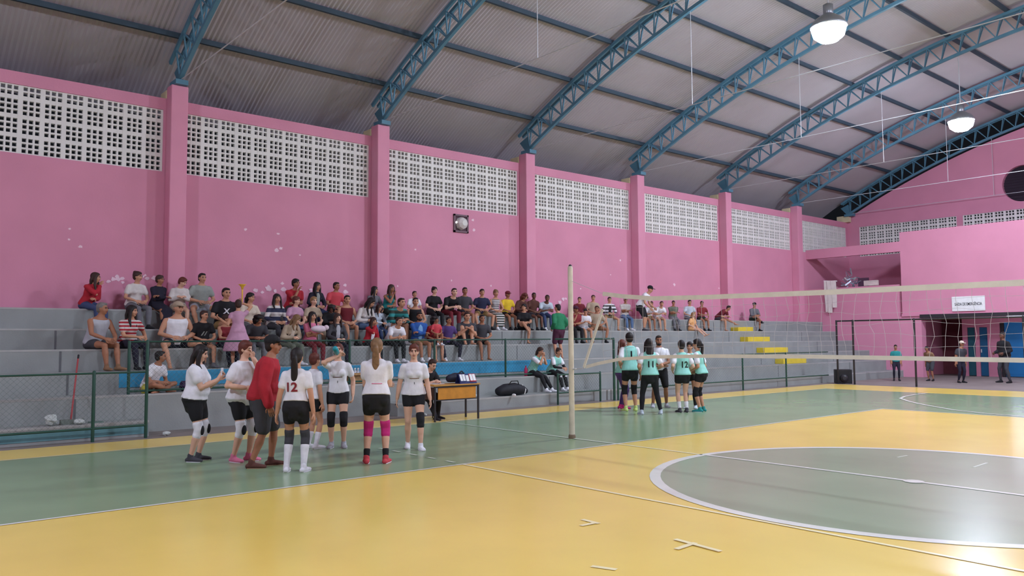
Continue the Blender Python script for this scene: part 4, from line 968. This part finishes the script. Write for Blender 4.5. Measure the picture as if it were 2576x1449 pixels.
SP(10.03, 3, 1.33, 1, 'FACE1', 11, 4, 'm', 'long', 'b', 'j', 'red', 'p', 'black', 'black', 'woman in a red cardigan over white, hand raised to her face', inner='white', hlen=.2)
SP(10.66, 3, 1.52, 0, 'ELB', 2, 2, 'm', 'short', 'b', 't', 'white', 'p', 'black', 'white', 'person in a white shirt leaning forward with folded arms')
SP(11.46, 3, 1.58, 0, 'CRS', -7, -10, 't', 'short', 'k', 'j', 'blue', 's', 'khaki', 'white', 'bearded man in a blue jacket over a light blue shirt', inner='lblue', beard=True)
SP(12.86, 5, 1.48, 1, 'LAP', -9, 7, 'l', 'bun', 'k', 't', 'black', 'p', 'black', 'black', 'woman in a black shirt with hair in a bun on the top step')
SP(13.37, 5, 1.65, 0, 'ELB', -6, -14, 'l', 'short', 'k', 't', 'black', 'p', 'wine', 'black', 'man in a black polo shirt leaning forward with hands together')
SP(13.93, 5, 1.53, 0, 'LAP', -10, -10, 't', 'short', 'k', 't', 'dgrey', 's', 'dnavy', 'black', 'man in a charcoal shirt beside the black polo shirt')
SP(14.58, 5, 1.49, 0, 'OPN', -19, -1, 'm', 'short', 'k', 't', 'navy', 's', 'khaki', 'black', 'man in a navy shirt with pale shorts, knees apart')
SP(15.09, 5, 1.48, 1, 'LAP', -12, -2, 'm', 'bun', 'h', 'k', 'offw/grey/16', 'k', 'offw/dgreen/14', 'white', 'woman in a striped tank top and long striped skirt', skl=.75)
SP(15.55, 5, 1.42, 0, 'LAP', -8, -3, 't', 'short', 'k', 't', 'yellow', 's', 'black', 'black', 'man in a bright yellow shirt and dark cap', cap='wine')
SP(16.04, 5, 1.47, 1, 'DWN', -1, 11, 'm', 'big', 'a', 'l', 'brown', 'p', 'black', 'black', 'person with bushy reddish hair in a rust brown top')
SP(16.61, 5, 1.41, 0, 'LAP', -6, -20, 'd', 'short', 'k', 't', 'brown', 's', 'dgrey', 'black', 'dark skinned man in a brown shirt on the top step')
SP(17.06, 5, 1.49, 0, 'ELB', -18, -21, 'd', 'short', 'k', 't', 'skyw', 'p', 'jean', 'white', 'man in a pale grey shirt leaning forward at the right of the brown shirts')
SP(15.67, 4, 1.48, 1, 'XLEG', -28, -33, 'm', 'short', 'k', 't', 'black', 's', 'black', None, 'woman in black with bare crossed legs on the fourth step')
SP(11.92, 3, 1.39, 1, 'LAP', -8, 9, 'm', 'big', 'k', 't', 'red', 's', 'dgrey', None, 'woman with curly black hair in a red top with a child on her lap')
SP(12.38, 3, 1.39, 0, 'OPN', -12, 13, 't', 'short', 'k', 't', 'purple', 'p', 'dnavy', 'white', 'young man in a purple and navy shirt and dark jeans')
SP(12.94, 3, 1.70, 0, 'KNE', -17, -3, 'm', 'short', 'b', 't', 'dgrey', 's', 'dgrey', None, 'person sitting with knees drawn up and bare legs on the third step')
SP(13.52, 3, 1.52, 0, 'LAP', -22, 6, 't', 'short', 'k', 't', 'dgrey', 's', 'black', None, 'barelegged young man in a grey shirt and black shorts above the blue riser')
SP(18.65, 5, 1.27, 0, 'LAP', -20, -28, 'm', 'short', 'k', 't', 'wine', 'p', 'black', 'black', 'man in a dark plum shirt right behind the net post')
SP(17.76, 4, 1.47, 0, 'CHN', -19, 3, 't', 'short', 'k', 't', 'dred', 'p', 'black', 'black', 'person in a dark red shirt with a raised hand right of the net post', cap='plum')
SP(19.29, 5, 1.43, 0, 'LAP', -20, -19, 'm', 'short', 'b', 't', 'beige', 's', 'khaki', 'tan', 'man in a light beige shirt on the top step right of the net post')
SP(18.21, 4, 1.36, 0, 'PHN', -19, -33, 'm', 'short', 'k', 't', 'white', 's', 'lgrey', None, 'boy in a plain white shirt right of the net post')
SP(18.80, 4, 1.50, 0, 'OPN', -32, -24, 't', 'short', 'b', 't', 'beige', 's', 'tan', 'black', 'man in a beige shirt sitting behind the slanted net tape')
SP(20.08, 5, 1.35, 0, 'OPN', -21, -15, 'm', 'short', 'k', 'j', 'white/dgrey/9', 's', 'khaki', None, 'man in an open black and white checked shirt over black', inner='black')
SP(20.91, 5, 1.39, 0, 'CRS', -22, -12, 't', 'short', 'k', 't', 'offw', 'p', 'ljean', 'white', 'man with a white cap and pale shirt in blue jeans', cap='white')
SP(22.13, 5, 1.35, 0, 'ELB', -24, -23, 't', 'short', 'k', 't', 'white', 's', 'khaki', None, 'man in a white shirt right beside the standing man in the black cap')
SP(22.65, 5, 1.38, 0, 'ELB', -19, -19, 'm', 'short', 'k', 't', 'white', 's', 'offw', None, 'man in a white shirt and white shorts, second from the standing man')
SP(23.55, 5, 1.29, 0, 'CRS', -28, -25, 't', 'short', 'k', 't', 'olive', 'p', 'grey', 'black', 'man in a grey green polo shirt with arms crossed', b=1.1)
SP(24.49, 5, 1.39, 0, 'LAP', -24, -6, 'm', 'short', 'k', 't', 'skyw', 'p', 'grey', 'black', 'young man in a pale blue shirt, on the top step behind the child in peach')
SP(25.25, 5, 1.36, 0, 'LN', -21, -32, 't', 'short', 'k', 't', 'dred', 's', 'dgreen', 'black', 'man in a dark red shirt leaning on one arm, at the right of the crowd')
SP(23.80, 4, 1.25, 1, 'OUT', 4, -20, 'l', 'long', 'y', 't', 'peach', 's', 'peach', None, 'child in a peach dress with legs stretched out', hlen=.2)
SP(26.37, 5, 1.41, 0, 'OUTB', 10, -13, 'm', 'short', 'k', 't', 'wine', 's', 'dgrey', None, 'person in a dark shirt bending forward with one leg stretched out, apart from the crowd')
SP(28.75, 5, 1.40, 0, 'XLEG', -23, -40, 't', 'short', 'k', 'l', 'grey', 's', 'dgreen', 'black', 'man in a grey top and dark cap with crossed legs, farthest right on the stand', cap='black')
SP(14.13, 1, 1.49, 1, 'FACE', 13, -5, 'm', 'tail', 'b', 't', 'mint', 'p', 'black', 'white', 'seated player in mint with both hands over her face', sleeves='white', hlen=.2)
SP(14.86, 1, 1.43, 1, 'KHOLD', 5, -12, 'm', 'bun', 'b', 't', 'mint', 'p', 'black', 'white', 'seated player in mint with black arm sleeves and knee pads, behind the net post', sleeves='white', armsleeve='black', pad='black', pad2='white')
# ------------------------------------------------------------------ standing people and players
R_ = math.radians
def world(root, v): return V(root.location) + rotz(V(v), root.rotation_euler[2])
def ST(x, y, s, fem, yaw, pose, skin, hair, top, bot, shoe, label, group=None, z=0, vox=.012, **kw):
    return person(dict(loc=(x, y, z), yaw=R_(yaw), s=s, fem=fem, sit=False, pose=pose, skin=skin, hair=hair, top=top, bot=bot, shoe=shoe, label=label, group=group, vox=vox, inf=kw.pop('inf', .013), **kw))
GW, GM = 'players in white shirts', 'players in mint jerseys'
r1 = ST(-11.34, 3.88, 1.60, True, 52, dict(hl=(.33, .02, 1.20), hr=(.33, -.06, 1.18), polel=(-.3, .4, -1), poler=(-.3, -.4, -1), hp=14, lean=0, bow=6, curl=.9, fl=(.02, .1, .08), fr=(-.03, -.09, .08), dl=(.5, -.1, .8), dr=(.5, .1, .8)),
   'l', ('long', 'k'), ('t', 'white'), ('s', 'black'), 'dgrey', 'leftmost player on the court, seen from the side in white with white knee pads', GW, b=1.22, hlen=.2, hem=.0, sf=.56, pad='white', pad2='black', inf=.02)
r2 = ST(-10.88, 4.35, 1.65, True, 30, dict(hl='mouthL', hr=(.2, -.2, 1.05), polel=(.1, .5, -1), hp=6, fl=(.05, .1, .08), fr=(-.05, -.1, .08)),
   'l', ('short', 'a'), ('t', 'white'), ('s', 'black'), 'pink', 'stout player in white with a hand at her mouth, left of the red jacket', GW, b=1.22, hem=-.12, sf=.56, pad='white', pad2='black', inf=.022)
r3 = ST(-10.2, 4.36, 1.72, False, 62, dict(lean=6, bow=10, hl=(.12, .2, .84), hr=(.10, -.27, .82), hy=-8, fl=(.10, .12, .08), fr=(-.12, -.1, .08), toe=(12, -6)),
   't', ('short', 'k'), ('j', 'red'), ('m', 'dgrey'), 'brown', 'man in a loose dark red jacket, grey shorts and a dark cap among the players', 'standing men by the court', b=1.18, inf=.03, cap='black', hem=-.06, sole='tan')
r4 = ST(-9.52, 4.5, 1.55, True, 138, dict(hl=(-.02, .26, .78), hr=(-.02, -.26, .78), fl=(0, .12, .08), fr=(0, -.12, .08)),
   'm', ('tail', 'k'), ('t', 'white'), ('s', 'black'), 'white', 'player seen from behind with number 12 and tall white socks', GW, hem=.05, waist=.15, print=(('12', .17, .24, -.04, 'dred', -1, 1.1),), sock=('white', 1.28), pad='dgrey', hlen=.36)
r4b = ST(-11.43, 5.68, 1.45, True, 100, dict(hl=(.1, .2, .85)), 'm', ('short', 'a'), ('t', 'white'), ('s', 'black'), 'white', 'player mostly hidden behind the player with number 12', GW, sock=('white', 1.5))
r5 = ST(-11.24, 6.01, 1.60, True, -32, dict(hr='mouthR', poler=(-.1, -.8, -.6), hl=(-.02, .24, .86), hp=-12, fl=(.02, .1, .08), fr=(0, -.1, .08), curl=.8),
   'l', ('tail', 'a'), ('t', 'white'), ('h', 'black'), 'lgrey', 'player in white facing the camera and drinking from a teal bottle', GW, hem=.0, pad='black', hlen=.2, print=(('___', .10, .29, 0, 'brown', 1, 1.0), ('1', .05, .17, 0, 'dnavy', 1, 1)))
r6 = ST(-9.44, 5.62, 1.67, True, 142, dict(hl=(.2, -.06, 1.06), hr=(.22, .05, 1.03), polel=(-.3, .9, -.3), poler=(-.3, -.9, -.3), fl=(0, .13, .08), fr=(0, -.13, .08)),
   'l', ('tail', 'h'), ('t', 'white'), ('s', 'black'), 'coral', 'player seen from behind with a long fair ponytail and pink knee pads', GW, pad='magenta', sock=('black', 1.74), hem=.01, hlen=.42, b=1.08, print=(('___', .09, .20, .02, 'pink', -1, 1.0),))
r7 = ST(-10.28, 6.77, 1.58, True, -28, dict(hl=(.10, .26, .80), hr=(-.08, -.26, .82), fl=(.16, .1, .08), fr=(-.14, -.08, .085), hy=-6, lean=3),
   'l', ('short', 'a'), ('t', 'white'), ('h', 'black'), 'white', 'smiling player in white walking toward the camera, left of the table', GW, pad='black', padi=(0,), b=1.08, print=(('___', .10, .29, 0, 'tan', 1, 1.0), ('1', .05, .17, 0, 'dnavy', 1, 1)))
m0 = ST(-12.8, 14.27, 1.62, True, 60, dict(hr=(.2, -.1, 1.0)), 'm', ('long', 'a'), ('t', 'mint'), ('p', 'purple'), 'magenta', 'player in purple leggings and pink shoes, half hidden at the left of the mint group', GM, vox=.014)
m1 = ST(-12.2, 13.9, 1.78, True, 148, dict(hr=(.02, -.24, .76), hl=(.15, .18, 1.0)), 'm', ('short', 'k'), ('t', 'mint'), ('s', 'black'), 'lime', 'tall player in mint seen from behind with short dark hair and lime shoes', GM, vox=.014, sleeves='white', pad='black', b=1.05, print=(('1', .2, .3, .0, 'black', -1, 1.0),))
m2 = ST(-11.38, 13.6, 1.64, True, 145, dict(fl=(0, .2, .08), fr=(0, -.24, .08), hl=(.15, .2, 1.02), hr=(.15, -.2, 1.02)), 'm', ('long', 'k'), ('t', 'mint'), ('p', 'black'), 'skyw', 'player seen from behind with number 11 and black leggings', GM, vox=.014, sleeves='white', b=1.1, hlen=.28, print=(('11', .19, .2, .0, 'black', -1, 1.0),))
m3 = ST(-12.41, 15.18, 1.72, False, -42, dict(hl=(.22, .0, 1.0), hr=(.25, .02, 1.02), polel=(-.2, .9, -.3), poler=(-.2, -.9, -.3), fl=(0, .16, .08), fr=(0, -.16, .08)), 't', ('short', 'k'), ('t', 'white'), ('m', 'black'), 'lgrey', 'man in a white shirt and black shorts facing the mint players', 'standing men by the court', vox=.014, beard=True)
m4 = ST(-11.19, 14.49, 1.60, True, 146, dict(hl=(.12, .2, 1.0), hr=(.15, -.18, 1.0), fl=(0, .08, .08), fr=(0, -.09, .08)), 'l', ('short', 'k'), ('t', 'mint'), ('h', 'black'), 'dgrey', 'player in mint seen from behind with number 12 and white ankle socks', GM, vox=.014, sleeves='white', b=1.08, sock=('white', 1.6), print=(('12', .2, .2, .02, 'dgreen', -1, 1.0),))
m5 = ST(-11.02, 14.94, 1.63, True, 195, dict(hl=(.2, .12, .98), hr=(.18, -.14, .95), lean=6), 'm', ('tail', 'k'), ('t', 'mint'), ('h', 'black'), 'teal', 'player with a ponytail seen from the side, rightmost of the mint group', GM, vox=.014, sleeves='white', pad='black', hlen=.22, print=(('1', .2, .25, .0, 'black', -1, 1.0),))
m6 = ST(-11.69, 15.44, 1.56, True, -60, dict(hl=(.2, .05, 1.0)), 'm', ('short', 'k'), ('t', 'mint'), ('h', 'black'), 'skyw', 'player with black knee socks hidden behind the number 12 player in mint', GM, vox=.014, sock=('black', 1.2))
g1 = ST(-16.72, 16.0, 1.57, False, 175, dict(lean=4, hl=(.1, .2, .95), hr=(.1, -.2, .95), hy=25), 'm', ('short', 'k'), ('j', 'green'), ('m', 'plum'), None, 'person in a green jacket standing with back turned, left of the net post', 'standing spectators', z=1.09, vox=.02, inf=.024)
g2 = ST(-17.95, 21.2, 1.66, False, 20, dict(lean=26, bow=20, hp=14, hl=(.30, .22, .82), hr=(.3, -.2, .8), P=(-.12, 0, .9), fl=(-.04, .12, .08), fr=(.04, -.12, .08)), 'm', ('bald', 'k'), ('t', 'white'), ('m', 'black'), 'dgrey', 'man in a white shirt and black cap standing and bending forward on the steps', 'standing spectators', z=1.91, vox=.02, cap='black', b=1.1)
g3 = ST(-16.55, 6.51, 1.43, True, 165, dict(hr=(.10, -.10, 1.62), poler=(.2, -1, .1), hl=(.05, .42, 1.22), polel=(-.2, .3, -1), curl=.9, dr=(.1, 0, 1)), 'm', ('short', 'b'), ('d', 'lilac'), ('n', 'black'), 'black', 'girl in a loose lilac dress seen from behind, holding up a yellow horn', 'standing spectators', z=1.09, vox=.018, dl=.5, flare=.03, dw=1.45)
h = world(g3[0], g3[1]['wr'][1]) + V((0, 0, .09))
t = thing('toy_horn', 'yellow plastic horn raised above the girl in the lilac dress', 'horn', h)
YH = mat('yellow horn plastic', (236, 186, 64), .4, .05, 5)
MB().tube([(0, 0, -.06), (0, 0, .2)], [.012, .018], n=10).build('pipe', YH, t, True)
MB().lathe([(.016, .2), (.03, .25), (.06, .29), (.085, .31), (.08, .312), (.02, .27)], n=18).build('bell', YH, t, True)
t1 = person(dict(loc=(-14.2, 9.56, .45), yaw=R_(6), s=1.64, fem=False, pose=dict(lean=20, bow=22, hp=26, hl=(.52, .06, .34), hr=(.47, -.10, .34), fl=(.42, .1, None), fr=(.62, -.14, None), hy=4, polel=(0, .6, -1), poler=(0, -.6, -1)), drop=.45, skin='l', hair=('short', 'b'),
    top=('t', 'black'), bot=('p', 'black'), shoe='black', b=1.05, label='man in a black shirt bent over the scorer table writing', vox=.013, print=(('___', .08, .3, 0, 'dgrey', 1, 1),)))
k1 = person(dict(loc=(-16.98, 11.85, 1.70), yaw=R_(-8), s=.98, fem=False, pose=dict(hy=0, hl=(.3, .1, .2), fl=(.42, .1, -.25), fr=(.42, -.1, -.25)), skin='t', hair=('short', 'k'), top=('t', 'coral'), bot=('s', 'dred'), shoe='white', label='small child in coral red sitting on the lap of the curly haired woman in red', group='spectators on the stand', vox=.018))
m = MB(); m.ell((0, 0, 0), (.09, .2, .08), None, 14, 9); m.ell((.03, .17, .03), (.06, .06, .06))
tag(m.build('blanket_bundle', mat('pale blanket', (222, 204, 214), .9, .1, 10), None, True, (-16.86, 8.52, 1.92)), 'pale blanket bundle held by the woman with long black hair in pink', 'blanket', None)
# held things
hd = world(r5[0], r5[1]['wr'][1]); mo = world(r5[0], r5[1]['head'] + V((.11, 0, -.055)))
t = thing('sports_bottle', 'teal drink bottle held at the mouth of the drinking player', 'bottle', mo + rotz(V((.04, 0, .0)), R_(-32)))
TB = mat('teal bottle', (36, 150, 164), .35, .05, 5); dv = rotz(V((.8, -.1, .42)), R_(-32)).normalized()
MB().tube([(0, 0, 0), dv * .03, dv * .06, dv * .2], [.014, .018, .04, .04], n=12).build('body', TB, t, True); MB().tube([dv * -.01, dv * .02], [.01, .014], n=8).build('spout', WPL, t, True)
hd = world(r1[0], (r1[1]['wr'][0] + r1[1]['wr'][1]) / 2 + V((.05, 0, .09)))
bevel(tag(MB().box((-.008, -.035, -.06), (.008, .035, .07)).build('phone', mat('phone shell', (226, 228, 232), .3, .05, 5), None, False, hd), 'white phone held up by the leftmost player', 'phone'), .004).rotation_euler = (0, 0, R_(52))
# people beyond the end of the court
f1 = ST(-13.7, 30.67, 1.36, False, -60, dict(), 't', ('short', 'k'), ('t', 'teal'), ('p', 'dnavy'), 'black', 'child in a teal shirt standing by the pink pillar of the overhang', 'people at the far end', vox=.028)
f2 = ST(-12.75, 31.4, 1.34, False, -100, dict(lean=14, bow=20, hp=15, hl=(.2, .1, 1.0)), 't', ('short', 'k'), ('t', 'tan'), ('m', 'dgrey'), 'black', 'person in tan clothes leaning forward by the dark opening at the far end', 'people at the far end', vox=.028)
f3 = ST(-11.5, 30.82, 1.5, False, -30, dict(lean=8, bow=10), 't', ('short', 'k'), ('t', 'dgrey'), ('p', 'dnavy'), 'black', 'person in dark clothes with a pale cap in front of the narrow doors', 'people at the far end', vox=.028, cap='cream', b=1.15)
f4 = ST(-10.4, 31.83, 1.80, False, -120, dict(fl=(0, .2, .08), fr=(0, -.2, .08), hl=(.2, .2, 1.0), hr=(.2, -.2, 1.0)), 'd', ('short', 'k'), ('j', 'black'), ('p', 'dgrey'), 'black', 'person in a black jacket standing in front of the blue door', 'people at the far end', vox=.028, b=1.15)
bpy.data.scenes.remove(TMP)
